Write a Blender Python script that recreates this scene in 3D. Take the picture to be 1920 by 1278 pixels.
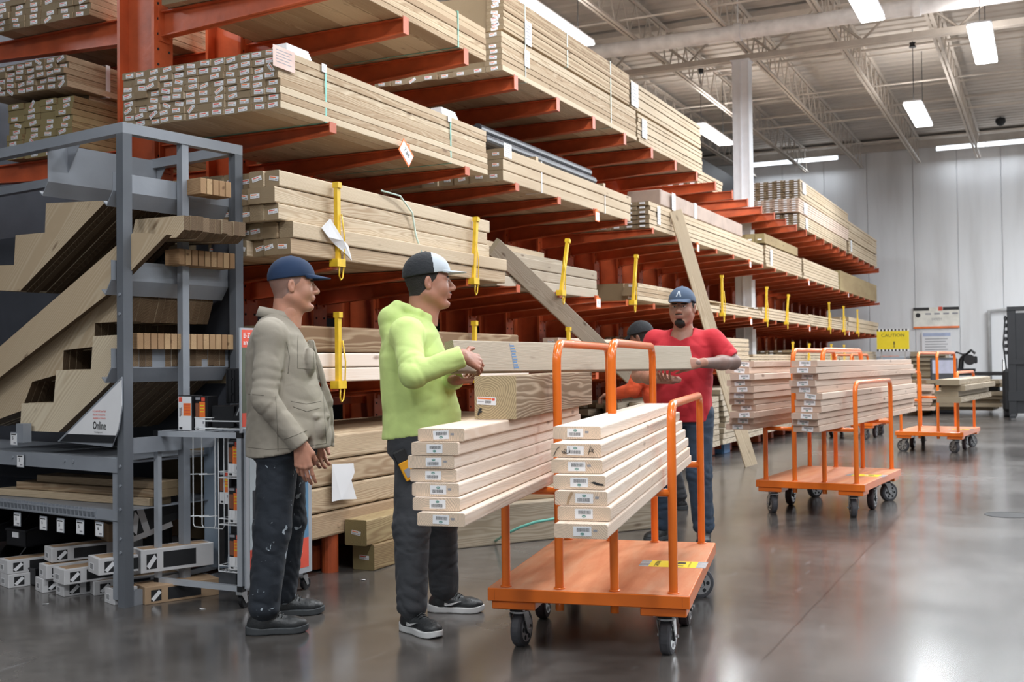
import bpy, math, random
import numpy as np
from mathutils import Vector, Matrix
random.seed(7)
rng = np.random.default_rng(5)
for o in list(bpy.data.objects): bpy.data.objects.remove(o)
C = bpy.context.scene.collection
PI = math.pi
R = math.radians
# ---------------- camera
FOC = 2074.0; CAMH = 1.22
TH, PT, RO = R(25.853), R(1.194), R(-.645)
cf = Vector((-math.sin(TH)*math.cos(PT), math.cos(TH)*math.cos(PT), math.sin(PT)))
cr0 = Vector((math.cos(TH), math.sin(TH), 0)); cu0 = cr0.cross(cf)
cr = cr0*math.cos(RO)+cu0*math.sin(RO); cu = -cr0*math.sin(RO)+cu0*math.cos(RO)
cam = bpy.data.cameras.new('camera'); cam.sensor_width = 36; cam.lens = FOC/1920*36
cam.clip_end = 200; cam.clip_start = .05
cam.dof.use_dof = True; cam.dof.focus_distance = 4.9; cam.dof.aperture_fstop = 5.6
co = bpy.data.objects.new('camera', cam); C.objects.link(co)
m = Matrix((cr, cu, -cf)).transposed().to_4x4(); m.translation = Vector((0, 0, CAMH)); co.matrix_world = m
bpy.context.scene.camera = co
vs = bpy.context.scene.view_settings
vs.view_transform = 'Standard'; vs.look = 'None'; vs.gamma = 1; vs.exposure = 0.03; vs.use_curve_mapping = False
w = bpy.data.worlds.new('world'); bpy.context.scene.world = w; w.use_nodes = True
w.node_tree.nodes['Background'].inputs[0].default_value = (.88, .95, 1, 1)
w.node_tree.nodes['Background'].inputs[1].default_value = .22
LAMP_W = 165.0

def ray(px, py): return cf+cr*((px-960)/FOC)-cu*((py-639)/FOC)
def at(px, py, X=None, Y=None, Z=None, d=None):     # the place on a plane that the photo shows at a pixel
    D = ray(px, py)
    t = X/D.x if X is not None else Y/D.y if Y is not None else (Z-CAMH)/D.z if Z is not None else d
    return Vector((0, 0, CAMH))+D*t

# ---------------- materials
def newmat(name):
    m = bpy.data.materials.new(name); m.use_nodes = True
    nt = m.node_tree; return m, nt, nt.nodes, nt.links, nt.nodes['Principled BSDF']
def N(nd, t, **k):
    n = nd.new(t)
    for a, b in k.items():
        if a.startswith('i_'):
            n.inputs[int(a[2:])].default_value = b
        else: setattr(n, a, b)
    return n
def ramp(nd, stops):
    r = nd.new('ShaderNodeValToRGB'); e = r.color_ramp.elements
    e[0].position, e[0].color = stops[0][0], (*stops[0][1], 1); e[1].position, e[1].color = stops[-1][0], (*stops[-1][1], 1)
    for p, c in stops[1:-1]:
        q = e.new(p); q.color = (*c, 1)
    return r
def plain(name, col, rough=.5, metal=0, var=.12, scale=6, bump=0, bscale=40, spec=None, coat=0, emit=0):
    m, nt, nd, ln, b = newmat(name)
    tc = N(nd, 'ShaderNodeTexCoord'); no = N(nd, 'ShaderNodeTexNoise'); no.inputs['Scale'].default_value = scale; no.inputs['Detail'].default_value = 4
    ln.new(tc.outputs['Object'], no.inputs['Vector'])
    c0 = tuple(c*(1-var) for c in col); c1 = tuple(min(1, c*(1+var)) for c in col)
    r = ramp(nd, [(.3, c0), (.7, c1)]); ln.new(no.outputs['Fac'], r.inputs[0]); ln.new(r.outputs[0], b.inputs['Base Color'])
    b.inputs['Roughness'].default_value = rough; b.inputs['Metallic'].default_value = metal
    if spec is not None: b.inputs['Specular IOR Level'].default_value = spec
    if coat: b.inputs['Coat Weight'].default_value = coat
    if emit: b.inputs['Emission Color'].default_value = (*col, 1); b.inputs['Emission Strength'].default_value = emit
    if bump:
        n2 = N(nd, 'ShaderNodeTexNoise'); n2.inputs['Scale'].default_value = bscale; n2.inputs['Detail'].default_value = 6; ln.new(tc.outputs['Object'], n2.inputs['Vector'])
        bp = N(nd, 'ShaderNodeBump'); bp.inputs['Strength'].default_value = bump; bp.inputs['Distance'].default_value = .01
        ln.new(n2.outputs['Fac'], bp.inputs['Height']); ln.new(bp.outputs[0], b.inputs['Normal'])
    return m
def wood(name, light, dark, end, axis='Y', ring=55, endmix=.85, grain=.55, rough=.7, knots=True, dirt=None, pith=None):
    m, nt, nd, ln, b = newmat(name)
    tc = N(nd, 'ShaderNodeTexCoord'); oi = N(nd, 'ShaderNodeObjectInfo')
    cx = N(nd, 'ShaderNodeCombineXYZ')
    for i, k in enumerate((.23, 5.1, .17)):
        mm = N(nd, 'ShaderNodeMath', operation='MULTIPLY_ADD'); mm.inputs[1].default_value = k*(7 if i != 1 else 1); mm.inputs[2].default_value = -k*3
        fr = N(nd, 'ShaderNodeMath', operation='FRACT'); m0 = N(nd, 'ShaderNodeMath', operation='MULTIPLY'); m0.inputs[1].default_value = 1+i*7.3
        ln.new(oi.outputs['Random'], m0.inputs[0]); ln.new(m0.outputs[0], fr.inputs[0])
        m1 = N(nd, 'ShaderNodeMath', operation='MULTIPLY_ADD'); m1.inputs[1].default_value = (.26, 6, .26)[i]; m1.inputs[2].default_value = (-.13, 0, -.13)[i]
        ln.new(fr.outputs[0], m1.inputs[0]); ln.new(m1.outputs[0], cx.inputs[i]); nd.remove(mm)
    if pith:
        cx = N(nd, 'ShaderNodeCombineXYZ')
        for i in range(3): cx.inputs[i].default_value = pith[i]
    add = N(nd, 'ShaderNodeVectorMath', operation='ADD')
    src = tc.outputs['Object']
    if axis != 'Y':
        sp = N(nd, 'ShaderNodeSeparateXYZ'); cb = N(nd, 'ShaderNodeCombineXYZ'); ln.new(src, sp.inputs[0])
        o = (1, 0, 2) if axis == 'X' else (0, 2, 1)
        for i in range(3): ln.new(sp.outputs[o[i]], cb.inputs[i])
        src = cb.outputs[0]
    ln.new(src, add.inputs[0]); ln.new(cx.outputs[0], add.inputs[1])
    mp = N(nd, 'ShaderNodeMapping'); mp.inputs['Scale'].default_value = (5, .7, 5); ln.new(add.outputs[0], mp.inputs[0])
    nz = N(nd, 'ShaderNodeTexNoise'); nz.inputs['Scale'].default_value = 1.0; nz.inputs['Detail'].default_value = 3; ln.new(mp.outputs[0], nz.inputs['Vector'])
    sc = N(nd, 'ShaderNodeVectorMath', operation='SCALE'); sc.inputs['Scale'].default_value = .09; ln.new(nz.outputs['Color'], sc.inputs[0])
    ad2 = N(nd, 'ShaderNodeVectorMath', operation='ADD'); ln.new(add.outputs[0], ad2.inputs[0]); ln.new(sc.outputs[0], ad2.inputs[1])
    wv = N(nd, 'ShaderNodeTexWave', wave_type='RINGS', rings_direction='Y'); wv.inputs['Scale'].default_value = ring; ln.new(ad2.outputs[0], wv.inputs['Vector'])
    mp2 = N(nd, 'ShaderNodeMapping'); mp2.inputs['Scale'].default_value = (90, 2.5, 90); ln.new(add.outputs[0], mp2.inputs[0])
    fb = N(nd, 'ShaderNodeTexNoise'); fb.inputs['Scale'].default_value = 1; fb.inputs['Detail'].default_value = 3; ln.new(mp2.outputs[0], fb.inputs['Vector'])
    mp3 = N(nd, 'ShaderNodeMapping'); mp3.inputs['Scale'].default_value = (3, .6, 3); ln.new(add.outputs[0], mp3.inputs[0])
    lo = N(nd, 'ShaderNodeTexNoise'); lo.inputs['Scale'].default_value = 1.3; lo.inputs['Detail'].default_value = 2; ln.new(mp3.outputs[0], lo.inputs['Vector'])
    a1 = N(nd, 'ShaderNodeMath', operation='MULTIPLY'); a1.inputs[1].default_value = grain; ln.new(wv.outputs['Fac'], a1.inputs[0])
    a2 = N(nd, 'ShaderNodeMath', operation='MULTIPLY_ADD'); a2.inputs[1].default_value = .45; ln.new(fb.outputs['Fac'], a2.inputs[0]); ln.new(a1.outputs[0], a2.inputs[2])
    a3 = N(nd, 'ShaderNodeMath', operation='MULTIPLY_ADD'); a3.inputs[1].default_value = .9; ln.new(lo.outputs['Fac'], a3.inputs[0]); ln.new(a2.outputs[0], a3.inputs[2])
    a4 = N(nd, 'ShaderNodeMath', operation='MULTIPLY_ADD'); a4.inputs[1].default_value = .85; ln.new(oi.outputs['Random'], a4.inputs[0]); ln.new(a3.outputs[0], a4.inputs[2])
    a5 = N(nd, 'ShaderNodeMath', operation='SUBTRACT'); a5.inputs[1].default_value = .72; ln.new(a4.outputs[0], a5.inputs[0])
    mx = N(nd, 'ShaderNodeMix', data_type='RGBA'); mx.inputs[6].default_value = (*light, 1); mx.inputs[7].default_value = (*dark, 1); ln.new(a5.outputs[0], mx.inputs[0]); mx.clamp_factor = True
    out = mx.outputs[2]
    if knots:
        mp4 = N(nd, 'ShaderNodeMapping'); mp4.inputs['Scale'].default_value = (9, 2.6, 9); ln.new(ad2.outputs[0], mp4.inputs[0])
        vo = N(nd, 'ShaderNodeTexVoronoi'); vo.inputs['Scale'].default_value = 1; ln.new(mp4.outputs[0], vo.inputs['Vector'])
        kr = N(nd, 'ShaderNodeMapRange'); kr.inputs[1].default_value = .05; kr.inputs[2].default_value = .13; kr.inputs[3].default_value = .75; kr.inputs[4].default_value = 0; ln.new(vo.outputs['Distance'], kr.inputs[0])
        k2 = N(nd, 'ShaderNodeMix', data_type='RGBA'); k2.inputs[7].default_value = (dark[0]*.35, dark[1]*.28, dark[2]*.25, 1); ln.new(kr.outputs[0], k2.inputs[0]); ln.new(out, k2.inputs[6]); out = k2.outputs[2]
    # sawn ends take another colour
    sp = N(nd, 'ShaderNodeSeparateXYZ'); ln.new(tc.outputs['Normal'], sp.inputs[0])
    ab = N(nd, 'ShaderNodeMath', operation='ABSOLUTE'); ln.new(sp.outputs['XYZ'.index(axis)], ab.inputs[0])
    gt = N(nd, 'ShaderNodeMath', operation='GREATER_THAN'); gt.inputs[1].default_value = .8; ln.new(ab.outputs[0], gt.inputs[0])
    g2 = N(nd, 'ShaderNodeMath', operation='MULTIPLY'); g2.inputs[1].default_value = endmix; ln.new(gt.outputs[0], g2.inputs[0])
    er = ramp(nd, [(0, tuple(c*1.12 for c in end)), (1, tuple(c*.68 for c in end))]); ln.new(wv.outputs['Fac'], er.inputs[0])
    me = N(nd, 'ShaderNodeMix', data_type='RGBA'); ln.new(g2.outputs[0], me.inputs[0]); ln.new(out, me.inputs[6]); ln.new(er.outputs[0], me.inputs[7])
    ln.new(me.outputs[2], b.inputs['Base Color']); b.inputs['Roughness'].default_value = rough; b.inputs['Specular IOR Level'].default_value = .25
    bp = N(nd, 'ShaderNodeBump'); bp.inputs['Strength'].default_value = .25; bp.inputs['Distance'].default_value = .002; ln.new(a2.outputs[0], bp.inputs['Height']); ln.new(bp.outputs[0], b.inputs['Normal'])
    return m
M = {}
M['treated'] = wood('treated_lumber', (.68, .57, .42), (.40, .285, .18), (.25, .18, .105))
M['treated2'] = wood('brown_treated_lumber', (.64, .51, .35), (.34, .23, .14), (.22, .16, .09))
M['olive'] = wood('olive_treated_lumber', (.46, .36, .19), (.22, .14, .07), (.30, .24, .115))
M['white'] = wood('whitewood', (.88, .76, .66), (.72, .55, .43), (.72, .56, .42), ring=70, grain=.35)
M['pinkwood'] = wood('pink_whitewood', (.74, .59, .49), (.58, .42, .33), (.58, .43, .34), ring=60, grain=.35)
M['grey_wood'] = wood('greyed_lumber', (.52, .45, .36), (.31, .25, .18), (.30, .24, .16))
M['timber'] = wood('heavy_timber', (.55, .42, .27), (.22, .13, .07), (.42, .30, .14), ring=26, grain=.95)
M['square'] = wood('square_timber_wood', (.62, .50, .37), (.22, .15, .09), (.50, .39, .23), ring=44, grain=.9, pith=(-.022, .2, -.057), knots=True)
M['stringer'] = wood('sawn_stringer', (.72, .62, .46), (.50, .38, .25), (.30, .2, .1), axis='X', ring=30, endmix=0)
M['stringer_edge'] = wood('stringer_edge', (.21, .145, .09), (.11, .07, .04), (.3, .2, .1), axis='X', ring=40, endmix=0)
M['rackred'] = plain('rack_paint', (.50, .095, .03), .42, var=.22, scale=5, bump=.15, bscale=30)
M['orange'] = plain('cart_orange_paint', (.80, .165, .012), .28, var=.10, scale=3, coat=.4)
M['deck'] = None
M['steel'] = plain('zinc_steel', (.62, .63, .65), .3, .9)
M['rubber'] = plain('grey_rubber', (.075, .075, .085), .6, var=.2, scale=20)
M['maroon'] = plain('maroon_rubber', (.035, .02, .022), .6)
M['grey'] = plain('grey_rack_paint', (.27, .29, .325), .36, var=.1, scale=3, bump=.05)
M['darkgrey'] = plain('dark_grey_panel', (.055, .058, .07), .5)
M['alu'] = plain('silver_frame', (.52, .55, .60), .32, .35, var=.05)
M['black'] = plain('black_plastic', (.012, .012, .014), .35, spec=.5)
M['blackmat'] = plain('black_matte', (.015, .015, .017), .7)
M['paper'] = plain('white_paper', (.80, .80, .82), .6, var=.03)
M['tagwhite'] = plain('tag_white', (.82, .82, .84), .5, var=.03)
M['ink'] = plain('black_ink', (.02, .02, .022), .5)
M['greyink'] = plain('grey_ink', (.30, .30, .33), .6)
M['redink'] = plain('red_ink', (.78, .10, .06), .5)
M['oranink'] = plain('orange_ink', (.9, .2, .04), .5)
M['green'] = plain('green_ink', (.03, .22, .17), .5)
M['yellow'] = plain('yellow_paint', (.80, .52, .03), .4, var=.15, scale=15)
M['signyel'] = plain('yellow_sign', (.85, .66, .02), .5, var=.03)
M['strap'] = plain('green_strap', (.16, .50, .42), .3)
M['wstrap'] = plain('pale_strap', (.60, .74, .66), .35)
M['whitepaint'] = plain('white_building_paint', (.84, .85, .89), .5, var=.04)
M['beige'] = plain('beige_steel_paint', (.55, .50, .45), .6, var=.08)
M['card'] = plain('cardboard', (.42, .28, .17), .8)
M['whitecard'] = plain('white_carton', (.62, .61, .62), .7, var=.1)
M['dark'] = plain('dark_metal', (.012, .013, .016), .6)
M['blue'] = plain('blue_ink', (.10, .22, .42), .5)
M['pvc'] = plain('dark_pipe', (.06, .065, .075), .3, .3)
M['wirewhite'] = plain('white_wire', (.70, .72, .74), .35)
M['teal'] = plain('teal_sheet', (.34, .42, .52), .35)

# ---------------- meshes
class MB:
    def __init__(s): s.v = []; s.f = []; s.mi = []; s.mats = []
    def mat(s, m):
        if m not in s.mats: s.mats.append(m)
        return s.mats.index(m)
    def add(s, vs_, fs, m=None):
        k = len(s.v); s.v += [tuple(v) for v in vs_]; s.f += [tuple(i+k for i in f) for f in fs]
        s.mi += [s.mat(m) if m is not None else 0]*len(fs); return s
    def box(s, x0, x1, y0, y1, z0, z1, m=None, T=None, bev=0):
        if bev:
            b = bev; vs_ = []; 
            for (X, Y, Z) in ((x, y, z) for x in (0, 1) for y in (0, 1) for z in (0, 1)):
                cx_, cy_, cz_ = (x0, x1)[X], (y0, y1)[Y], (z0, z1)[Z]
                sx, sy, sz = 1-2*X, 1-2*Y, 1-2*Z
                vs_ += [(cx_, cy_+sy*b, cz_+sz*b), (cx_+sx*b, cy_, cz_+sz*b), (cx_+sx*b, cy_+sy*b, cz_)]
            if T is not None: vs_ = [tuple(T@Vector(v)) for v in vs_]
            import itertools
            idx = lambda X, Y, Z, k: (X*4+Y*2+Z)*3+k
            fs = []
            for X in (0, 1): q = [idx(X, 0, 0, 0), idx(X, 1, 0, 0), idx(X, 1, 1, 0), idx(X, 0, 1, 0)]; fs.append(q if X else q[::-1])
            for Y in (0, 1): q = [idx(0, Y, 0, 1), idx(0, Y, 1, 1), idx(1, Y, 1, 1), idx(1, Y, 0, 1)]; fs.append(q if Y else q[::-1])
            for Z in (0, 1): q = [idx(0, 0, Z, 2), idx(1, 0, Z, 2), idx(1, 1, Z, 2), idx(0, 1, Z, 2)]; fs.append(q if Z else q[::-1])
            for a in (0, 1):
                for c in (0, 1):
                    fs.append([idx(0, a, c, 1), idx(1, a, c, 1), idx(1, a, c, 2), idx(0, a, c, 2)])
                    fs.append([idx(a, 0, c, 0), idx(a, 1, c, 0), idx(a, 1, c, 2), idx(a, 0, c, 2)])
                    fs.append([idx(a, c, 0, 0), idx(a, c, 1, 0), idx(a, c, 1, 1), idx(a, c, 0, 1)])
            for X, Y, Z in itertools.product((0, 1), repeat=3): fs.append([idx(X, Y, Z, 0), idx(X, Y, Z, 1), idx(X, Y, Z, 2)])
            return s.add(vs_, fs, m)
        vs_ = [(x, y, z) for x in (x0, x1) for y in (y0, y1) for z in (z0, z1)]
        if T is not None: vs_ = [tuple(T@Vector(v)) for v in vs_]
        return s.add(vs_, [(0, 1, 3, 2), (4, 6, 7, 5), (0, 4, 5, 1), (2, 3, 7, 6), (0, 2, 6, 4), (1, 5, 7, 3)], m)
    def prism(s, pts, vec, m=None, m2=None):      # polygon pts (3D) swept by vec
        n = len(pts); vec = Vector(vec); A = [Vector(p) for p in pts]
        k = len(s.v); s.v += [tuple(p) for p in A]+[tuple(p+vec) for p in A]
        s.f += [tuple(k+i for i in range(n)), tuple(k+n+i for i in reversed(range(n)))]; s.mi += [s.mat(m) if m else 0]*2
        for i in range(n):
            j = (i+1) % n; s.f.append((k+i, k+n+i, k+n+j, k+j)); s.mi.append(s.mat(m2 or m) if (m2 or m) else 0)
        return s
    def tube(s, path, r, n=10, m=None, closed=False, radii=None):
        P = [Vector(p) for p in path]; k = len(s.v); L = len(P); up = None; rings = []
        for i, p in enumerate(P):
            if closed: t = (P[(i+1) % L]-P[i-1]).normalized()
            else: t = ((P[min(i+1, L-1)]-P[max(i-1, 0)])).normalized()
            if up is None:
                a = Vector((0, 0, 1)) if abs(t.z) < .9 else Vector((1, 0, 0)); up = (a-t*a.dot(t)).normalized()
            else: up = (up-t*up.dot(t)).normalized()
            sd = t.cross(up); rr = radii[i] if radii else r
            for j in range(n):
                a = 2*PI*j/n; s.v.append(tuple(p+(up*math.cos(a)+sd*math.sin(a))*rr))
        q = s.mat(m) if m else 0
        for i in range(L if closed else L-1):
            for j in range(n):
                a0, a1 = k+i*n+j, k+i*n+(j+1) % n; i2 = (i+1) % L
                s.f.append((a0, a1, k+i2*n+(j+1) % n, k+i2*n+j)); s.mi.append(q)
        if not closed:
            s.f.append(tuple(k+j for j in reversed(range(n)))); s.f.append(tuple(k+(L-1)*n+j for j in range(n))); s.mi += [q, q]
        return s
    def cyl(s, a, b, r, n=16, m=None, r2=None): return s.tube([a, b], r, n, m, radii=[r, r if r2 is None else r2])
    def text(s, st, size, T, m, align='LEFT', bold=1.0, depth=.0006, sx=1.0):
        c = bpy.data.curves.new('t', 'FONT'); c.body = st; c.size = size; c.align_x = align; c.extrude = 0; c.resolution_u = 2; c.offset = (bold-1)*size*.02
        o = bpy.data.objects.new('t', c); me = bpy.data.meshes.new_from_object(o)
        vs_ = [tuple(T@Vector((v.co.x*sx, v.co.y, depth))) for v in me.vertices]
        s.add(vs_, [tuple(p.vertices) for p in me.polygons], m); bpy.data.objects.remove(o); bpy.data.curves.remove(c); bpy.data.meshes.remove(me); return s
    def mesh(s, name, m=None, smooth=False):
        me = bpy.data.meshes.new(name); me.from_pydata(s.v, [], s.f)
        if s.mats:
            for x in s.mats: me.materials.append(x)
            me.polygons.foreach_set('material_index', s.mi)
        elif m: me.materials.append(m)
        if smooth: me.polygons.foreach_set('use_smooth', [True]*len(me.polygons))
        me.update(); return me
    def build(s, name, m=None, parent=None, smooth=False, loc=None):
        o = bpy.data.objects.new(name, s.mesh(name, m, smooth)); C.objects.link(o)
        if parent is not None: o.parent = parent
        if loc is not None: o.location = loc
        return o
def autosmooth(o, ang=40):
    me = o.data; me.polygons.foreach_set('use_smooth', [True]*len(me.polygons))
    try: me.set_sharp_from_angle(angle=R(ang))
    except Exception: pass
    return o
def tag(o, label=None, cat=None, group=None, kind=None):
    if label: o['label'] = label
    if cat: o['category'] = cat
    if group: o['group'] = group
    if kind: o['kind'] = kind
    return o
def empty(name, loc=(0, 0, 0), rz=0, rot=None):
    o = bpy.data.objects.new(name, None); C.objects.link(o); o.location = loc; o.rotation_euler = rot or (0, 0, rz); o.empty_display_size = .1; return o
def place(name, me, loc=(0, 0, 0), rot=(0, 0, 0), parent=None):
    o = bpy.data.objects.new(name, me); C.objects.link(o); o.location = loc; o.rotation_euler = rot
    if parent is not None: o.parent = parent
    return o
def kids(o): return [c for c in bpy.data.objects if c.parent == o]
def copy_tree(o, parent=None):
    ch = kids(o); c = o.copy(); C.objects.link(c)
    if parent is not None: c.parent = parent
    for k in ch: copy_tree(k, c)
    return c
def arc(c, a0, a1, r, u, v, n=6):
    c, u, v = Vector(c), Vector(u), Vector(v)
    return [c+u*(r*math.cos(a0+(a1-a0)*i/n))+v*(r*math.sin(a0+(a1-a0)*i/n)) for i in range(n+1)]
ORD = ['zeroth', 'first', 'second', 'third', 'fourth', 'fifth', 'sixth', 'seventh', 'eighth', 'ninth', 'tenth', 'eleventh', 'twelfth', 'thirteenth', 'fourteenth', 'fifteenth', 'sixteenth']
# ---------------- building shell
def concrete():
    m, nt, nd, ln, b = newmat('polished_concrete')
    tc = N(nd, 'ShaderNodeTexCoord'); g = tc.outputs['Object']
    n1 = N(nd, 'ShaderNodeTexNoise'); n1.inputs['Scale'].default_value = .55; n1.inputs['Detail'].default_value = 7; n1.inputs['Roughness'].default_value = .62; ln.new(g, n1.inputs['Vector'])
    r1 = ramp(nd, [(.3, (.062, .055, .050)), (.5, (.092, .083, .077)), (.72, (.135, .125, .118))]); ln.new(n1.outputs['Fac'], r1.inputs[0])
    n2 = N(nd, 'ShaderNodeTexNoise'); n2.inputs['Scale'].default_value = 9; n2.inputs['Detail'].default_value = 8; ln.new(g, n2.inputs['Vector'])
    mx = N(nd, 'ShaderNodeMix', data_type='RGBA', blend_type='OVERLAY'); mx.inputs[0].default_value = .45; ln.new(r1.outputs[0], mx.inputs[6]); ln.new(n2.outputs['Fac'], mx.inputs[7])
    # joints: control cuts along and across the aisle
    sp = N(nd, 'ShaderNodeSeparateXYZ'); ln.new(g, sp.inputs[0]); nj = N(nd, 'ShaderNodeTexNoise'); nj.inputs['Scale'].default_value = 3; nj.inputs['Detail'].default_value = 5; ln.new(g, nj.inputs['Vector'])
    fac = None
    for ax, pos, per in ((0, JX, 4.6), (1, JY, 5.2)):
        a = N(nd, 'ShaderNodeMath', operation='MULTIPLY_ADD'); a.inputs[1].default_value = .02; ln.new(nj.outputs['Fac'], a.inputs[0]); ln.new(sp.outputs[ax], a.inputs[2])
        s_ = N(nd, 'ShaderNodeMath', operation='SUBTRACT'); s_.inputs[1].default_value = pos+.01-per/2; ln.new(a.outputs[0], s_.inputs[0])
        md = N(nd, 'ShaderNodeMath', operation='FLOORED_MODULO'); md.inputs[1].default_value = per; ln.new(s_.outputs[0], md.inputs[0])
        s2 = N(nd, 'ShaderNodeMath', operation='SUBTRACT'); s2.inputs[1].default_value = per/2; ln.new(md.outputs[0], s2.inputs[0])
        ab = N(nd, 'ShaderNodeMath', operation='ABSOLUTE'); ln.new(s2.outputs[0], ab.inputs[0])
        lt = N(nd, 'ShaderNodeMapRange'); lt.inputs[1].default_value = .003; lt.inputs[2].default_value = .008; lt.inputs[3].default_value = .8; lt.inputs[4].default_value = 0; ln.new(ab.outputs[0], lt.inputs[0])
        if fac is None: fac = lt.outputs[0]
        else:
            mm = N(nd, 'ShaderNodeMath', operation='MAXIMUM'); ln.new(fac, mm.inputs[0]); ln.new(lt.outputs[0], mm.inputs[1]); fac = mm.outputs[0]
    m2 = N(nd, 'ShaderNodeMix', data_type='RGBA'); m2.inputs[7].default_value = (.035, .033, .032, 1); ln.new(fac, m2.inputs[0]); ln.new(mx.outputs[2], m2.inputs[6])
    # scuffs
    mp = N(nd, 'ShaderNodeMapping'); mp.inputs['Scale'].default_value = (9, 1.3, 1); mp.inputs['Rotation'].default_value = (0, 0, .7); ln.new(g, mp.inputs[0])
    n3 = N(nd, 'ShaderNodeTexNoise'); n3.inputs['Scale'].default_value = 1.6; n3.inputs['Detail'].default_value = 9; ln.new(mp.outputs[0], n3.inputs['Vector'])
    sr = N(nd, 'ShaderNodeMapRange'); sr.inputs[1].default_value = .66; sr.inputs[2].default_value = .74; sr.inputs[3].default_value = 0; sr.inputs[4].default_value = .35; ln.new(n3.outputs['Fac'], sr.inputs[0])
    m3 = N(nd, 'ShaderNodeMix', data_type='RGBA'); m3.inputs[7].default_value = (.30, .30, .31, 1); ln.new(sr.outputs[0], m3.inputs[0]); ln.new(m2.outputs[2], m3.inputs[6])
    ln.new(m3.outputs[2], b.inputs['Base Color'])
    rr = N(nd, 'ShaderNodeMapRange'); rr.inputs[1].default_value = .3; rr.inputs[2].default_value = .7; rr.inputs[3].default_value = .15; rr.inputs[4].default_value = .30; ln.new(n1.outputs['Fac'], rr.inputs[0]); ln.new(rr.outputs[0], b.inputs['Roughness'])
    b.inputs['Specular IOR Level'].default_value = .75; b.inputs['Coat Weight'].default_value = .25; b.inputs['Coat Roughness'].default_value = .12
    return m
_a = at(1428, 1240, Z=0); _b = at(1665, 989, Z=0); JX = (_a.x+_b.x)/2; JY = at(1640, 1147, Z=0).y
_bm = MB().box(-16, 14, -6, 31.2, -.2, 0); tag(_bm.build('floor', concrete()), 'grey polished concrete shop floor with saw cut joints', 'floor', kind='structure')
def wallmat():
    m, nt, nd, ln, b = newmat('painted_panel_wall')
    tc = N(nd, 'ShaderNodeTexCoord'); mp = N(nd, 'ShaderNodeMapping'); mp.inputs['Scale'].default_value = (2.2, 1, .25); ln.new(tc.outputs['Object'], mp.inputs[0])
    n = N(nd, 'ShaderNodeTexNoise'); n.inputs['Scale'].default_value = 1; n.inputs['Detail'].default_value = 7; ln.new(mp.outputs[0], n.inputs['Vector'])
    r = ramp(nd, [(.3, (.64, .64, .65)), (.5, (.74, .75, .77)), (.75, (.80, .81, .83))]); ln.new(n.outputs['Fac'], r.inputs[0]); ln.new(r.outputs[0], b.inputs['Base Color']); b.inputs['Roughness'].default_value = .45
    return m
WM = wallmat(); WY = 31.0
mb = MB()
xs = [-16]+[-4.32-1.13*k for k in range(9, 0, -1)]+[-4.32, -3.154, -2.064, -1.009, .1, 1.2, 2.3, 3.4, 4.5, 5.6, 14]
for a, b_ in zip(xs[:-1], xs[1:]): mb.box(a+.012, b_-.012, WY, WY+.12, 0, 7.2, WM, bev=.004)
mb.box(-16, 14, WY+.03, WY+.2, 0, 7.2, WM)
tag(mb.build('wall_back'), 'pale grey panelled end wall of the store', 'wall', kind='structure')
tag(MB().box(-16, 14, WY-.05, WY, 0, .12).build('baseboard_back', M['beige']), 'dull kick strip at foot of end wall', 'baseboard', kind='structure')
tag(MB().box(-16, 14, WY-.22, WY, 6.80, 7.03).build('trim_1', M['beige']), 'beige steel ledger along top of end wall', 'trim', kind='structure')
# corrugated roof deck
ZD = 7.12; DB = .5
mb = MB(); pr_ = [(0, 0), (.14, 0), (.16, .035), (.20, .035), (.22, 0)]; v0 = []; y = -6.0
prof = []
while y < WY+.1:
    for a, c in pr_: prof.append((y+a*1.4, ZD+c))
    y += .308
k = len(prof); vs_ = [(-16, a, c) for a, c in prof]+[(14, a, c) for a, c in prof]
mb.add(vs_, [(i, i+1, k+i+1, k+i) for i in range(k-1)]); ceil = tag(mb.build('ceiling', plain('deck_paint', (.52, .475, .43), .7, var=.12, scale=1.2)), 'beige corrugated steel roof deck', 'ceiling', kind='structure')
# bar joists along the aisle
ZJ = 6.37; JT = 6.95; joistm = M['beige']; GY = 18.42
def joist_mb(y0, y1):
    mb = MB()
    for s in (-1, 1):
        mb.box(s*.035-.022, s*.035+.022, y0, y1, ZJ, ZJ+.035); mb.box(s*.035-.022, s*.035+.022, y0, y1, JT, JT+.035)
    n = int((y1-y0)/.62); st = (y1-y0)/n
    for i in range(n):
        a = y0+i*st
        mb.tube([(0, a, ZJ+.02), (0, a+st*.5, JT+.01)], .012, 6); mb.tube([(0, a+st*.5, JT+.01), (0, a+st, ZJ+.02)], .012, 6)
    return mb
j0 = joist_mb(GY+.1, WY-.25).mesh('joist', joistm); j1 = joist_mb(-6, GY-.1).mesh('joist', joistm)
for x in [-15.97+1.445*k for k in range(20)]:
    for me in (j0, j1): place('joist', me, (x, 0, 0), parent=ceil)
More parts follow.
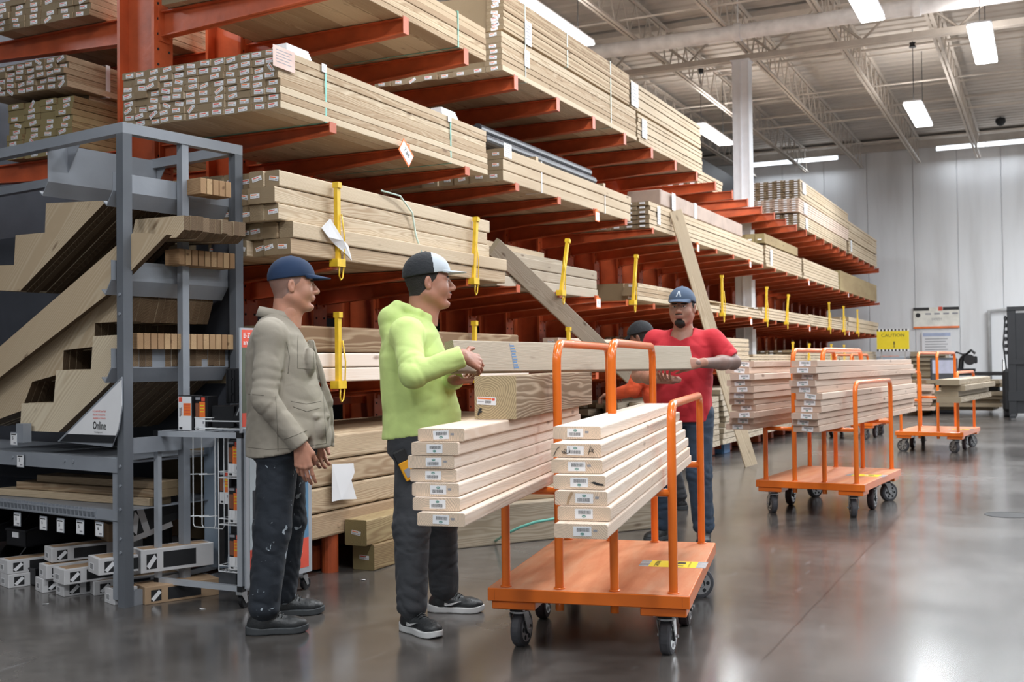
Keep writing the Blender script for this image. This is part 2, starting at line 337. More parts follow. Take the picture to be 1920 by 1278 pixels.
# bridging, girder
mb = MB()
for yb in (3, 7.5, 12, 15.5, 21.6, 24.4, 27.2): mb.box(-15.9, 13.9, yb, yb+.03, JT-.03, JT); mb.box(-15.9, 13.9, yb+.3, yb+.33, ZJ+.05, ZJ+.07)
mb.build('bridging', joistm, ceil)
mb = MB()
mb.box(-15.9, 13.9, GY-.09, GY-.01, ZJ-.09, ZJ); mb.box(-15.9, 13.9, GY+.01, GY+.09, ZJ-.09, ZJ); mb.box(-15.9, 13.9, GY-.09, GY+.09, JT+.03, JT+.12)
x = -15.6
while x < 13.5:
    mb.tube([(x, GY, ZJ), (x+.72, GY, JT+.05)], .022, 6); mb.tube([(x+.72, GY, JT+.05), (x+1.44, GY, ZJ)], .022, 6); x += 1.445
mb.build('girder', joistm, ceil)
mb = MB(); mb.tube([(-15.9, 16.75, 6.28), (13.9, 16.75, 6.28)], .115, 16)
for x in (-9, -4.2, -1.6, 1, 5): mb.tube([(x-.05, 16.75, 6.28), (x+.05, 16.75, 6.28)], .14, 16); mb.tube([(x, 16.75, 6.3), (x, 16.75, ZD)], .01, 6)
autosmooth(tag(mb.build('overhead_pipe', plain('pipe_paint', (.82, .81, .82), .45)), 'thick white main pipe running across under the roof', 'pipe', kind='structure'))
mb = MB(); mb.tube([(-15.9, 20.8, 6.83), (13.9, 20.8, 6.83)], .03, 8); mb.tube([(-15.9, 12.9, 6.8), (13.9, 12.9, 6.8)], .035, 8); mb.tube([(-15.9, 25.5, 6.83), (13.9, 25.5, 6.83)], .03, 8)
mb.tube([(-15.9, 14.4, 6.97), (13.9, 14.4, 6.97)], .035, 8, M['dark']); mb.tube([(-15.9, WY-.35, 7.0), (13.9, WY-.35, 7.0)], .05, 8, M['dark']); mb.mats[0] = joistm if mb.mats else joistm
mb.mats = [M['dark']]; o = MB(); o.v = mb.v; o.f = mb.f; o.mi = [0]*len(mb.f); 
ob = o.build('sprinkler_pipe', joistm, ceil)
# column
mb = MB(); cx_, cy_ = -4.56, GY
mb.box(cx_-.12, cx_+.12, cy_-.13, cy_-.115, .02, ZJ-.09); mb.box(cx_-.12, cx_+.12, cy_+.115, cy_+.13, .02, ZJ-.09)
for s in (-1, 1): mb.box(cx_+s*.13-.008, cx_+s*.13+.008, cy_-.13, cy_+.13, .02, ZJ-.09)
mb.box(cx_-.012, cx_+.012, cy_-.15, cy_-.115, .02, ZJ-.09); mb.box(cx_-.2, cx_+.2, cy_-.2, cy_+.2, 0, .02); mb.box(cx_-.16, cx_+.16, cy_-.16, cy_+.16, ZJ-.11, ZJ-.09)
tag(mb.build('column', M['whitepaint']), 'tall white building column rising behind the lumber rack', 'column', kind='structure')
# ---------------- lamps
lensm = plain('lamp_lens', (1, 1, 1), .5, var=0, emit=7)
def lamp_mesh():
    mb = MB(); mb.box(-.16, .16, -1.05, 1.05, .0, .05, bev=.02); return mb.mesh('housing', M['whitepaint'])
hm = lamp_mesh()
lm = MB().box(-.155, .155, -1.06, 1.06, -.035, 0, bev=.015).mesh('lens', lensm)
cm = MB(); cm.tube([(0, -.8, .05), (0, -.8, ZD-5.8)], .006, 6, M['dark']); cm.tube([(0, .8, .05), (0, .8, ZD-5.8)], .006, 6, M['dark']); cm.cyl((0, -.8, 1.0), (0, -.8, 1.08), .06, 12, M['dark']); cm = cm.mesh('hanger')
ld = bpy.data.lights.new('lamp_light', 'AREA'); ld.shape = 'RECTANGLE'; ld.size = .3; ld.size_y = 2.1; ld.energy = LAMP_W; ld.color = (.91, .96, 1.0)
lu = bpy.data.lights.new('ceiling_fill_light', 'AREA'); lu.shape = 'RECTANGLE'; lu.size = .3; lu.size_y = 2.1; lu.energy = LAMP_W*.16; lu.color = (1, .96, .92)  # upward fill added to each fixture to brighten the roof deck
def pendant(x, y, z, label, group=None):
    e = empty('pendant_light', (x, y, z)); tag(e, label, 'light', group)
    place('housing', hm, parent=e); place('lens', lm, parent=e); c = place('hanger', cm, parent=e); c.scale = (1, 1, (ZD-z)/(ZD-5.8))
    l = bpy.data.objects.new('lamp_light', ld); C.objects.link(l); l.location = (0, 0, -.05); l.parent = e
    l = bpy.data.objects.new('ceiling_fill_light', lu); C.objects.link(l); l.location = (0, 0, .07); l.rotation_euler = (PI, 0, 0); l.parent = e
zl = 5.75
for px, py, lab in ((1041, 45, 'large lit strip light nearest, above the top lumber bundles'), (1336, 252, 'lit hanging strip light left of the white column'),
                    (1722, 214, 'lit strip light hung on a cord, middle of the right hand row'), (1843, 82, 'lit strip light high at the right edge of view'),
                    (1614, -8, 'strip light cut by the top edge of view above the pipe')):
    p = at(px, py, Z=zl); pendant(p.x, p.y, zl, lab)
for x, y in [(-5.75, 6.2), (-5.75, -2), (-2.05, 6.8), (-.75, 10.2), (-.75, 2.2), (3.2, 4), (3.2, 10), (3.2, 16), (3.2, 22), (3.2, -2), (-10, 2), (-10, 9), (-10, 16), (-10, 23), (7.5, 6), (7.5, 14), (7.5, 22), (-1.3, -3), (1.35, 13), (1.35, 18), (1.35, 23), (1.35, 27), (3.6, 27)]:  # unseen rows carried on, plus extra lamps added to brighten the end wall
    pendant(x, y, zl, 'strip light added outside the view', 'added strip lights outside the view')
tubem = plain('tube_lens', (.9, .95, 1), .5, var=0, emit=2.2)
tube_m = MB().tube([(-.58, 0, 0), (-.57, 0, 0), (.57, 0, 0), (.58, 0, 0)], .055, 12, radii=[.03, .055, .055, .03]).mesh('tube', tubem)
bk = MB().box(-.6, .6, .045, .10, -.05, .07).mesh('housing', M['whitepaint'])
ld2 = bpy.data.lights.new('tube_light', 'AREA'); ld2.shape = 'RECTANGLE'; ld2.size = 1.1; ld2.size_y = .1; ld2.energy = LAMP_W*.07; ld2.color = (.88, .94, 1)
for i, (x, lab) in enumerate([(-6.75, 'wall tube light left half of the pair beside the white column'), (-5.57, 'wall tube light right half of the pair beside the white column'), (-1.92, 'wall tube light at right, its left half'), (-.73, 'wall tube light at the right edge of view'), (3.0, 'wall tube light beyond the right edge'), (-11, 'wall tube light hidden behind the rack')]):
    e = empty('wall_light', (x, WY-.55, 6.66)); tag(e, lab, 'light'); place('tube', tube_m, parent=e); place('housing', bk, parent=e)
    l = bpy.data.objects.new('tube_light', ld2); C.objects.link(l); l.location = (0, 0, -.08); l.parent = e; l.rotation_euler = (R(-15), 0, 0)
# dark dome over the aisle end
p = at(1876, 228, d=27); mb = MB(); mb.tube([p+Vector((0, 0, -.1)), p+Vector((0, 0, -.06)), p+Vector((0, 0, .0)), p+Vector((0, 0, .08)), p+Vector((0, 0, .1))], .1, 14, radii=[.04, .09, .12, .11, .03]); mb.tube([p+Vector((0, 0, .1)), (p.x, p.y, ZD)], .008, 6)
tag(mb.build('ceiling_dome', M['dark'], smooth=True), 'small dark dome hanging on a rod near the end wall', 'fixture')
# ---------------- cantilever rack
XT = -3.85; XF = -3.87; AY0 = 5.51; ASP = .857; NA = 29
LV = [3.555, 2.675, 1.85, 1.12]
rack = empty('cantilever_rack', (-5.35, AY0, 0)); tag(rack, 'long red orange cantilever rack loaded with lumber along the aisle', 'rack')
def rp(name, me, loc, rot=(0, 0, 0), par=None):
    o = place(name, me, (loc[0]+5.35, loc[1]-AY0, loc[2]), rot, rack); return o
mb = MB()
for x in (-5.5, -5.2): mb.box(x+5.35-.012, x+5.35+.012, -.085, .085, .0, 4.35)
mb.box(-.14, .14, -.007, .007, 0, 4.35)
for z in [.3+.1*k for k in range(40)]:
    for s in (-.05, .05): mb.cyl((.162, s, z), (.166, s, z), .009, 8, M['blackmat'])
mb.mats = [M['rackred'], M['blackmat']]; mb.mi = [0]*18+[1]*(len(mb.f)-18)
colm = mb.mesh('column')
def arm_mesh(hb, ht, sgn=1, L=1.33, lip=True):
    mb = MB(); w = .035
    for zt, zb, ww in ((0, 0, 0),):
        pts = [(0, -.006, 0), (sgn*L, -.006, 0), (sgn*L, -.006, -ht), (0, -.006, -hb)]
        mb.prism(pts, (0, .012, 0))
        mb.prism([(0, -w, 0), (0, w, 0), (sgn*L, w, 0), (sgn*L, -w, 0)], (0, 0, -.009))
        mb.prism([(0, -w, -hb), (0, w, -hb), (sgn*L, w, -ht), (sgn*L, -w, -ht)], (0, 0, .009))
    mb.box(min(0, sgn*.012), max(0, sgn*.012), -.05, .05, -hb-.03, .03); mb.box(min(sgn*L, sgn*(L+.006)), max(sgn*L, sgn*(L+.006)), -w, w, -ht, .012 if lip else 0)
    for z in (-.02, -hb+.0): mb.cyl((sgn*.012, .035, z), (sgn*.03, .035, z), .014, 8, None)
    return mb.mesh('arm', M['rackred'])
arm_top, arm_low, arm_back = arm_mesh(.17, .105), arm_mesh(.15, .05), arm_mesh(.17, .12, -1, 1.4)
base_m = MB().box(0, 1.25, -.08, .08, .01, .15).box(0, .25, -.02, .02, .15, .5).mesh('base', M['rackred'])
narm = 0; rest = MB()
for i in range(NA):
    y = AY0+i*ASP
    rp('column', colm, (-5.35, y, 0)); 
    rp('base', base_m, (-5.19, y, 0))
for li, z in enumerate(LV):
    for i in range(NA if li < 3 else 27):
        y = AY0+i*ASP
        if li == 3 and (i == 0): pass
        if narm < 92: rp('arm', arm_top if li == 0 else arm_low, (-5.188, y, z)); narm += 1
        else:
            me = arm_low; rest.add([(v.co.x-5.188+5.35, v.co.y+y-AY0, v.co.z+z) for v in me.vertices], [tuple(p.vertices) for p in me.polygons])
for z in LV[:3]:
    for i in range(NA):
        if i < 3 and z != LV[2]: rp('back_arm', arm_back, (-5.512, AY0+i*ASP, z))
        else:
            me = arm_back; y = AY0+i*ASP; rest.add([(v.co.x-5.512+5.35, v.co.y+y-AY0, v.co.z+z) for v in me.vertices], [tuple(p.vertices) for p in me.polygons])
rest.build('arm', M['rackred'], rack)['kind'] = 'stuff'
for z in (.9, 2.2, 3.1, 4.2): MB().box(-.03, .03, 0, ASP*(NA-1), z, z+.06).build('brace', M['rackred'], rack)
def side(px, X=XT): return at(px, 600, X=X).y
# yellow stop posts in the tips
def stop_post(y, z, lean, ln=.44, chain=True):
    mb = MB(); t = Vector((0, math.sin(lean), math.cos(lean)))
    T = Matrix.Rotation(-lean, 4, 'X')
    mb.box(-.004, .022, -.017, .017, -.02, ln, None, T); mb.box(-.012, .03, -.019, .019, ln-.03, ln+.004, None, T)
    mb.box(-.02, .04, -.045, .04, -.035, .012)
    o = rp('stop_post', mb.mesh('stop_post', M['yellow']), (XT+.01, y, z))
    hk = MB(); hk.tube([(.03, .015, ln*.6), (.04, .03, ln*.3), (.035, .03, 0), (.03, .03, -.05), (.03, .02, -.1), (.03, -.0, -.115), (.03, -.015, -.09), (.03, -.012, -.03)], .005, 6)
    h = hk.build('hook', M['yellow'], o, smooth=True)
for px, lean in ((629, 0), (884, .12), (1049, .34), (1184, .25), (1352, 0), (1434, .16), (1472, .42), (1553, 0), (1580, .06), (1606, .05)):
    y = side(px); stop_post(y, LV[2]+.0, lean, .47 if px < 900 else .5)
for px, lean in ((629, 0), (884, .03), (1062, 0), (1482, .2), (1512, .3), (1556, 0), (1580, 0)): stop_post(side(px), LV[3], lean, .42)
# ---------------- lumber
def board_mesh(w, t, L, m, r=None, name='lumber_board'):
    r = r or min(w, t)*.09; mb = MB(); hw, ht = w/2, t/2; pts = []
    for sx, sz, a0 in ((1, 1, 0), (-1, 1, 90), (-1, -1, 180), (1, -1, 270)):
        for k in range(3):
            a = R(a0+45*k); pts.append((sx*(hw-r)+r*math.cos(a), 0, sz*(ht-r)+r*math.sin(a)))
    mb.prism(pts[::-1], (0, L, 0)); me = mb.mesh(name, m); return me
def tag_mesh(w=.056, h=.022, red=True):
    mb = MB(); mb.box(-w/2, w/2, -.0009, -.0002, -h/2, h/2, M['tagwhite'])
    y = -.0014
    q = lambda x0, x1, z0, z1, m: mb.add([(x0, y, z0), (x1, y, z0), (x1, y, z1), (x0, y, z1)], [(0, 1, 2, 3)], m)
    if red:
        q(-w*.42, w*.2, h*.12, h*.34, M['oranink'] if red == 1 else M['redink']); 
    for k in range(9): x = -w*.42+k*w*.05; q(x, x+w*.022, -h*.38, -h*.05, M['greyink'])
    q(w*.12, w*.40, -h*.3, -h*.12, M['greyink'])
    return mb.mesh('end_tag')
TG = [tag_mesh(.064, .025), tag_mesh(.060, .024, 1), tag_mesh(.066, .026, 2)]
core = MB(); nboards = 0
def board(me, loc, label, group=None, rot=(0, 0, 0), tagp=0, tw=None, tz=0, cat='board', name='lumber_board'):
    o = place(name, me, loc, rot); tag(o, label, cat, group)
    if rng.random() < tagp:
        t = place('end_tag', TG[int(rng.integers(3))], ((rng.random()-.5)*(tw or .02), -.0008, tz+(rng.random()-.5)*.006), (0, rng.normal(0, .10), 0), o)
        if rng.random() < .12: t.rotation_euler[1] = rng.normal(0, .5)
    return o
def bundle(desc, grp, y0, y1, z0, rows, cols, w, t, m, xf=XF, ends=True, tagp=.85, jit=.012, top=False, gapz=.0, fill=True, xs_=0):
    """boards of a strapped bundle: only the ones on a side that can be seen"""
    L = y1-y0; me = board_mesh(w*.985, t*.97, L, m)
    for r in range(rows):
        for c in range(cols):
            if not (ends or c == 0 or r == rows-1 or (top and r == 0)): continue
            z = z0+(rows-1-r+.5)*t; x = xf-(c+.5)*w+(rng.normal(0, .003) if c == 0 else 0)+xs_*(r)
            board(me, (x, y0+(rng.normal(0, jit) if ends else 0), z), f'{desc}, {ORD[r+1]} row down, {ORD[c+1]} from the aisle', grp, tagp=tagp if ends else 0, tw=w*.25)
    if fill: core.box(xf-cols*w+.004, xf-w-.004, y0+.05, y1-.01, z0+t+.002, z0+rows*t-(t if top else .004))
def strap(y, x0, x1, z0, z1, mat='strap', lab=None, w=.016, full=True):
    mb = MB(); e = .0025
    pts = [(x1+e, z0-e), (x1+e, z1+e)]
    mb.box(x1+e, x1+e+.0015, y-w/2, y+w/2, z0-e, z1+e+.0015); mb.box(x0, x1+e, y-w/2, y+w/2, z1+e, z1+e+.0015); mb.box(x0, x1+e, y-w/2, y+w/2, z0-e-.0015, z0-e)
    tag(mb.build('strap', M[mat]), lab, 'strap')
def card(y, z, x, w, h, lab, rot=0, m='paper', txt=True, cat='label', flap=0):
    mb = MB(); n = 4
    for i in range(n):       # slightly curled sheet with thickness
        a, b_ = -w/2+w*i/n, -w/2+w*(i+1)/n; da, db = flap*(i/n)**2, flap*((i+1)/n)**2
        mb.prism([(da, a, -h), (db, b_, -h), (db, b_, 0), (da, a, 0)], (.0012, 0, 0), M[m])
    if txt and not flap:
        for k in range(5): mb.box(.0013, .0016, -w*.36, w*(.36-.1*(k % 2)), -h*(.2+.14*k), -h*(.16+.14*k), M['greyink'])
    o = mb.build('card'); o.location = (x+.002, y, z); o.rotation_euler = (rot, 0, 0); return tag(o, lab, cat)
p = at(244, 22, Z=LV[0]+.005); YB1 = p.y
bundle('2x6 in topmost bundle nearest camera', 'boards of the nearest top level bundle', YB1, 7.58, LV[0]+.005, 6, 8, .155, .043, M['treated2'], tagp=.5, ends=False)
for c in range(8): pass
p = at(230, 165, Y=5.02); WB = (XF-p.x)/12
bundle('2x4 in wide tagged bundle on second level', 'boards of the wide second level bundle', 5.02, 7.58, LV[1]+.004, 8, 12, WB, .0425, M['treated'], tagp=.92, jit=.006)
bundle('4x4 in nearest third level stack', 'posts of the nearest third level stack', 5.0, 7.6, LV[2]+.004+.19, 3, 9, .0985, .095, M['treated'], tagp=.9, jit=.012)
bundle('4x4 under the third level stack', 'posts of the nearest third level stack', 5.06, 7.8, LV[2]+.004, 2, 9, .0985, .095, M['treated'], xf=XF+.04, tagp=.9, jit=.014, fill=False)
core.box(-4.7, -3.95, 5.2, 7.7, LV[2]+.1, LV[2]+.19)
# behind the column, on the far side of the rack
bundle('2x6 in top bundle behind the upright', 'boards of the top bundle behind the upright', 5.33, 8.6, LV[0]+.005, 5, 6, .15, .0425, M['treated2'], xf=-5.66, tagp=.97, jit=.008)
bundle('2x4 in banded bundle behind the upright', 'boards of the banded bundle behind the upright', 5.36, 8.2, 3.12, 5, 8, .098, .0425, M['treated2'], xf=-5.90, tagp=.98, jit=.01)
bundle('2x6 in lower bundle behind the upright', 'boards of the lower bundle behind the upright', 5.41, 8.4, LV[1]+.005, 9, 4, .155, .0435, M['olive'], xf=-5.90, tagp=.95, jit=.008)
core.box(-6.75, -5.95, 5.6, 8.1, LV[1]+.4, 3.118)
# second bundle of the top level: edge boards one by one
def face(desc, grp, y0, y1, z0, rows, t, w, m, depth=1.2, xf=XF, under=0, tagp=0, near=True, yj=0):
    me = board_mesh(w, t*.96, y1-y0, m)
    for r in range(rows):
        board(me, (xf-w/2+rng.normal(0, .003), y0+rng.normal(0, yj) if yj else y0, z0+(rows-1-r+.5)*t), f'{desc}, {ORD[r+1]} board down', grp, tagp=tagp, tw=.02)
    for c in range(under): board(me, (xf-w*(c+1.5), y0+.01*(c % 3), z0+t/2), f'{desc}, underside, {ORD[c+2]} from the aisle', grp, tagp=tagp, tw=.02)
    if depth > w: core.box(xf-depth, xf-w-.004, y0+.02, y1-.02, z0+(t if under else 0)+.003, z0+rows*t)
face('top level bundle second along, lower tier', 'boards of the second top level bundle', 7.86, 11.05, LV[0]+.005, 7, .0455, .15, M['treated'], under=7, tagp=.9)
face('top level bundle second along, upper thin tier', 'thin boards on the second top level bundle', 7.9, 10.85, LV[0]+.345, 12, .0262, .15, M['treated2'], tagp=.9)
face('second level short bundle beside the wide one', 'big boards of the short second level bundle', 7.86, 10.84, LV[1]+.004, 3, .087, .15, M['treated'], under=7, tagp=.8)
face('boxy timber on fourth level behind the men', 'timbers on the fourth level', 5.1, 8.1, LV[3]+.18, 1, .16, .16, M['timber'], depth=.9)
face('pale post on fourth level under the timber', 'pale posts on the fourth level', 5.0, 8.3, LV[3]+.004, 2, .088, .15, M['white'], depth=.9)
face('floor level timber of the stack behind the men', 'floor level timbers', 5.0, 8.4, .22, 4, .15, .16, M['treated2'], depth=1.0, xf=-3.8)
face('banded rough board, third level mid rack', 'loose boards on the third level', 7.98, 10.2, LV[2]+.004, 3, .092, .15, M['grey_wood'], depth=1.0, xf=-4.0)
face('small stack of boards beside the diagonal stud', 'boards of the small third level stack', 11.0, 12.3, LV[2]+.03, 4, .045, .15, M['treated'], depth=.8, tagp=.5, yj=.03)
board(board_mesh(.15, .045, 1.7, M['grey_wood']), (-4.2, 8.0, LV[2]+.31), 'grey weathered board lying loose on top, third level', rot=(.01, 0, .02), cat='board')
board(board_mesh(.14, .05, 1.3, M['treated']), (-4.2, 8.0, LV[2]+.365), 'loose pale board topmost on the third level mid rack', rot=(0, 0, .03))
for k, (y, L, z, dx) in enumerate([(7.9, 2.4, .10, 0), (8.3, 2.2, .15, .03), (8.1, 1.6, .20, -.1), (8.9, 1.2, .25, .05), (9.2, 1.4, .31, -.02)]):
    board(board_mesh(.15, .05, L, M[('treated', 'grey_wood', 'white', 'treated2', 'white')[k]]), (-4.05+dx, y, LV[3]+z), f'pale offcut board on fourth level, {ORD[k+1]} from the bottom', 'offcuts on the fourth level', rot=(0, 0, rng.normal(0, .02)), tagp=.6)
# stray timbers on the floor in front of the rack
a = at(702, 1070, Z=0); b_ = at(657, 1070, Z=0)
tm = board_mesh(.152, .152, .75, M['olive'], .008, 'timber')
o = board(tm, (a.x-.076, a.y, .077), 'short square timber on the floor beside the man in green, lower of two', 'floor timbers', tagp=1, cat='timber', name='timber')
o = board(tm, (a.x-.09, a.y-.06, .23), 'short square timber on the floor beside the man in green, upper of two', 'floor timbers', rot=(0, 0, .02), tagp=1, cat='timber', name='timber')
a = at(868, 1020, Z=0); b_ = at(1035, 1003, Z=0); ang = math.atan2(-(b_.x-a.x), b_.y-a.y)
o = board(board_mesh(.2, .27, 1.75, M['grey_wood'], .01, 'timber'), (a.x-.1, a.y-.25, .136), 'long thick weathered timber lying on the floor behind the nearest cart', cat='timber', name='timber', rot=(0, 0, ang))
o = board(board_mesh(.2, .06, 1.6, M['treated'], .006), (a.x-.12, a.y-.1, .303), 'pale plank lying on the long weathered floor timber', rot=(0, 0, ang))
# leaning studs
def lean(p0, p1, w, t, m, lab, spin=0):
    d = p1-p0; me = board_mesh(w, t, d.length, m); o = place('leaning_stud', me, p0); q = d.to_track_quat('Y', 'Z'); o.rotation_mode = 'QUATERNION'; o.rotation_quaternion = q@Matrix.Rotation(spin, 3, 'Y').to_quaternion(); tag(o, lab, 'stud'); return o
lean(at(1228, 748, X=-3.75), at(925, 462, X=-3.99), .15, .045, M['grey_wood'], 'weathered plank slanting down through the rack behind the carried board', spin=R(62))
lean(at(1408, 872, Z=.02), at(1266, 395, X=-3.82), .145, .05, M['treated'], 'pale stud leaning from the floor up past the man in red', spin=R(80))
# bundles far along the rack, nobody counts them
far = MB()
def farb(y0, y1, z0, z1, t, xf=XF, depth=1.15, w=.15, jit=.012, m=None, endw=None):
    rows = max(1, round((z1-z0)/t)); tt = (z1-z0)/rows; cols = int(depth/w); q = m or M['treated']
    for r in range(rows):
        for c in range(cols):
            if c and not (r == 0 or r == rows-1) and c < cols:
                far.box(xf-(c+1)*w+.003, xf-c*w-.003, y0+rng.normal(0, jit), y0+.5, z0+r*tt+.004, z0+(r+1)*tt-.004, q); continue
            dx = rng.normal(0, .004)
            far.box(xf-(c+1)*w+.003+dx, xf-c*w-.003+dx, y0+rng.normal(0, jit), y1, z0+r*tt+.004, z0+(r+1)*tt-.004, q)
        if rng.random() < 1 and endw is not False:
            for c in range(cols):
                x = xf-(c+.5)*w; far.box(x-.03, x+.03, y0-.03, y0-.02, z0+(r+.3)*tt, z0+(r+.3)*tt+.02, M['tagwhite'])
T1, T2, T3, T4 = [z+.006 for z in LV]
farb(11.12, 13.54, T1, T1+.31, .045, endw=False); farb(10.9, 13.5, T1+.33, T1+.62, .045, endw=False)
farb(14.2, 15.4, T1, T1+.2, .045, xf=XF-.25); 
farb(16.9, 19.6, T1, T1+.02, .02, endw=False, xf=XF-.2)
farb(19.6, 24.6, T1, T1+.24, .04); farb(19.5, 24.9, T1+.26, T1+.5, .04, m=M['pinkwood']); farb(19.7, 24.9, T1+.52, T1+.86, .043)
farb(24.9, 29.3, T1, T1+.3, .05); farb(24.9, 29.3, T1+.33, T1+.7, .05)
farb(11.45, 16.8, T2, T2+.3, .05); 
farb(16.95, 19.7, T2, T2+.33, .045); farb(16.9, 19.4, T2+.35, T2+.5, .15, m=M['olive']); farb(19.85, 23.5, T2, T2+.36, .05); farb(23.7, 29.2, T2, T2+.42, .42, m=M['olive'], w=.3)
for y0, y1, h, t in ((12.5, 14.2, .09, .045), (14.3, 18.6, .12, .04), (16.5, 20.5, .18, .04), (20.2, 24.4, .2, .04), (24.5, 29.2, .3, .1)): farb(y0, y1, T3, T3+h, t, jit=.15, xf=XF+.02)
farb(13.9, 22, T3+.18, T3+.2, .02, jit=.4, xf=XF-.25)
for y0, y1, h, t in ((10.4, 12.6, .3, .05), (12.8, 15.9, .42, .06), (15.9, 19, .2, .04), (19, 23.5, .28, .045), (23.6, 29, .3, .06)): farb(y0, y1, T4, T4+h, t, jit=.12, xf=XF-.02)
for y0, y1, h, z0 in ((8.5, 11.2, .45, .17), (11.3, 13.6, .62, .17), (13.8, 16.2, .7, .17), (16.4, 20.2, .45, .17), (20.5, 29, .5, .17)): farb(y0, y1, z0, z0+h, .07, jit=.1, xf=-3.72 if y0 > 11 else -3.8, m=M['grey_wood'] if y0 > 11 else M['treated'], endw=False)
for z in (T1, T2, T3, T4): farb(8.9, 29.3, z, z+.32, .08, xf=-5.66, depth=1.2, w=.3, endw=False)
tag(far.build('stacked_lumber'), 'lumber stacked on the rack further along the aisle', 'lumber', kind='stuff')
tag(core.build('packed_lumber', M['treated2']), 'boards packed inside the strapped lumber bundles', 'lumber', kind='stuff')
# paper wrap, tubes, white moulding
tag(MB().box(XF-.42, XF-.02, 11.9, 15.6, T2+.31, T2+.49, bev=.01).build('wrapped_bundle', plain('brown_wrap', (.43, .32, .26), .55)), 'long brown wrapped parcel on the second level past the short bundle', 'bundle')
tag(MB().box(XF-.43, XF-.01, 13.2, 13.3, T2+.305, T2+.495).build('strap', M['paper']), 'white band round the long brown parcel', 'strap')
for k, (dx, dz) in enumerate([(0, 0), (-.09, 0), (-.18, 0), (-.05, .085), (-.14, .085)]):
    mb = MB(); mb.tube([(XF-.2+dx, 7.9, T2+.36+dz), (XF-.2+dx, 10.3, T2+.36+dz)], .042, 14)
    tag(mb.build('pipe', M['pvc'], smooth=False), f'dark grey pipe laid on the short second level bundle, number {["one","two","three","four","five"][k]} in the heap', 'pipe', 'dark pipes on the second level')
tag(MB().box(XF-.6, XF-.05, 8.6, 8.65, T2+.262, T2+.315).build('dunnage_block', M['treated']), 'short wood spacer under the dark pipes, nearer one', 'spacer'); tag(MB().box(XF-.6, XF-.05, 10.2, 10.25, T2+.262, T2+.315).build('dunnage_block', M['treated']), 'short wood spacer under the dark pipes, farther one', 'spacer')
for y0, lab in ((side(552), 'white mouldings lying on the wide tagged bundle'), (side(842), 'white mouldings at the far end of the wide tagged bundle')):
    mb = MB()
    for r in range(4): mb.box(XF-.16+.01*r, XF-.02-.008*r, y0+.01*r, y0+.24, T2+.342+r*.016, T2+.355+r*.016)
    tag(mb.build('moulding_bundle', M['paper']), lab, 'moulding')
zt = T2+.34
strap(5.46, XF-1.0, XF, T2, zt, 'strap', 'green strap round the wide tagged bundle, near end'); strap(7.0, XF-1.0, XF, T2, zt, 'strap', 'green strap round the wide tagged bundle, far end')
strap(7.13, XF-1.1, XF, T1, T1+.26, 'strap', 'green strap round the nearest top level bundle')
strap(8.6, XF-.15, XF, T2, T2+.262, 'paper', 'white strap round the short second level bundle, near end'); strap(10.1, XF-.15, XF, T2, T2+.262, 'paper', 'white strap round the short second level bundle, far end')
strap(9.2, XF-.2, XF, T1+.34, T1+.655, 'wstrap', 'pale strap on the thin boards of the top level'); strap(10.3, XF-.2, XF, T1, T1+.655, 'wstrap', 'pale strap far along the second top level bundle'); strap(8.3, XF-.2, XF, T1, T1+.655, 'wstrap', 'pale strap near end of the second top level bundle')
strap(6.0, -6.2, -5.90, 3.12, 3.34, 'strap', 'green strap round the banded bundle behind the upright')
strap(5.72, -6.2, -5.90, 3.12, 3.34, 'paper', 'white band round the banded bundle behind the upright', w=.04)
card(5.05, T2+.34, XF+.006, .2, .12, 'pink printed sheet hanging at corner of the wide tagged bundle', m='tagwhite').data.materials[0] = plain('pink_sheet', (.72, .52, .46), .6)
card(5.44, T2+.345, XF+.004, .05, .05, 'small white clip under the green strap'); card(6.98, T2+.345, XF+.004, .05, .05, 'small white clip at the far green strap')
card(7.93, T2+.30, XF+.006, .14, .11, 'white shipping label at near end of the short second level bundle')
for y, z, w_, h_, lab in ((8.35, T1+.52, .13, .20, 'white sheet fluttering on the near end of the thin top boards'), (8.32, T1+.27, .1, .14, 'white sheet hanging on the lower tier under the thin top boards'), (11.0, T1+.6, .22, .25, 'white label on the third top level bundle, upper'), (11.3, T1+.27, .16, .2, 'white label on the third top level bundle, lower'),
    (11.75, T2+.27, .1, .2, 'white paper tag on the long second level bundle'), (12.3, T2+.49, .13, .2, 'white paper tag on the brown parcel'), (20.0, T1+.83, .3, .2, 'white label on the far top stack, upper tier'), (20.1, T1+.48, .3, .2, 'white label on the far top stack, middle tier'), (20.2, T1+.22, .2, .2, 'white label on the far top stack, lower tier'), (17.3, T2+.28, .15, .25, 'white label far along the second level'), (25.2, T1+.3, .2, .25, 'white label on the last top stack')):
    card(y, z, XF+.006, w_, h_, lab)
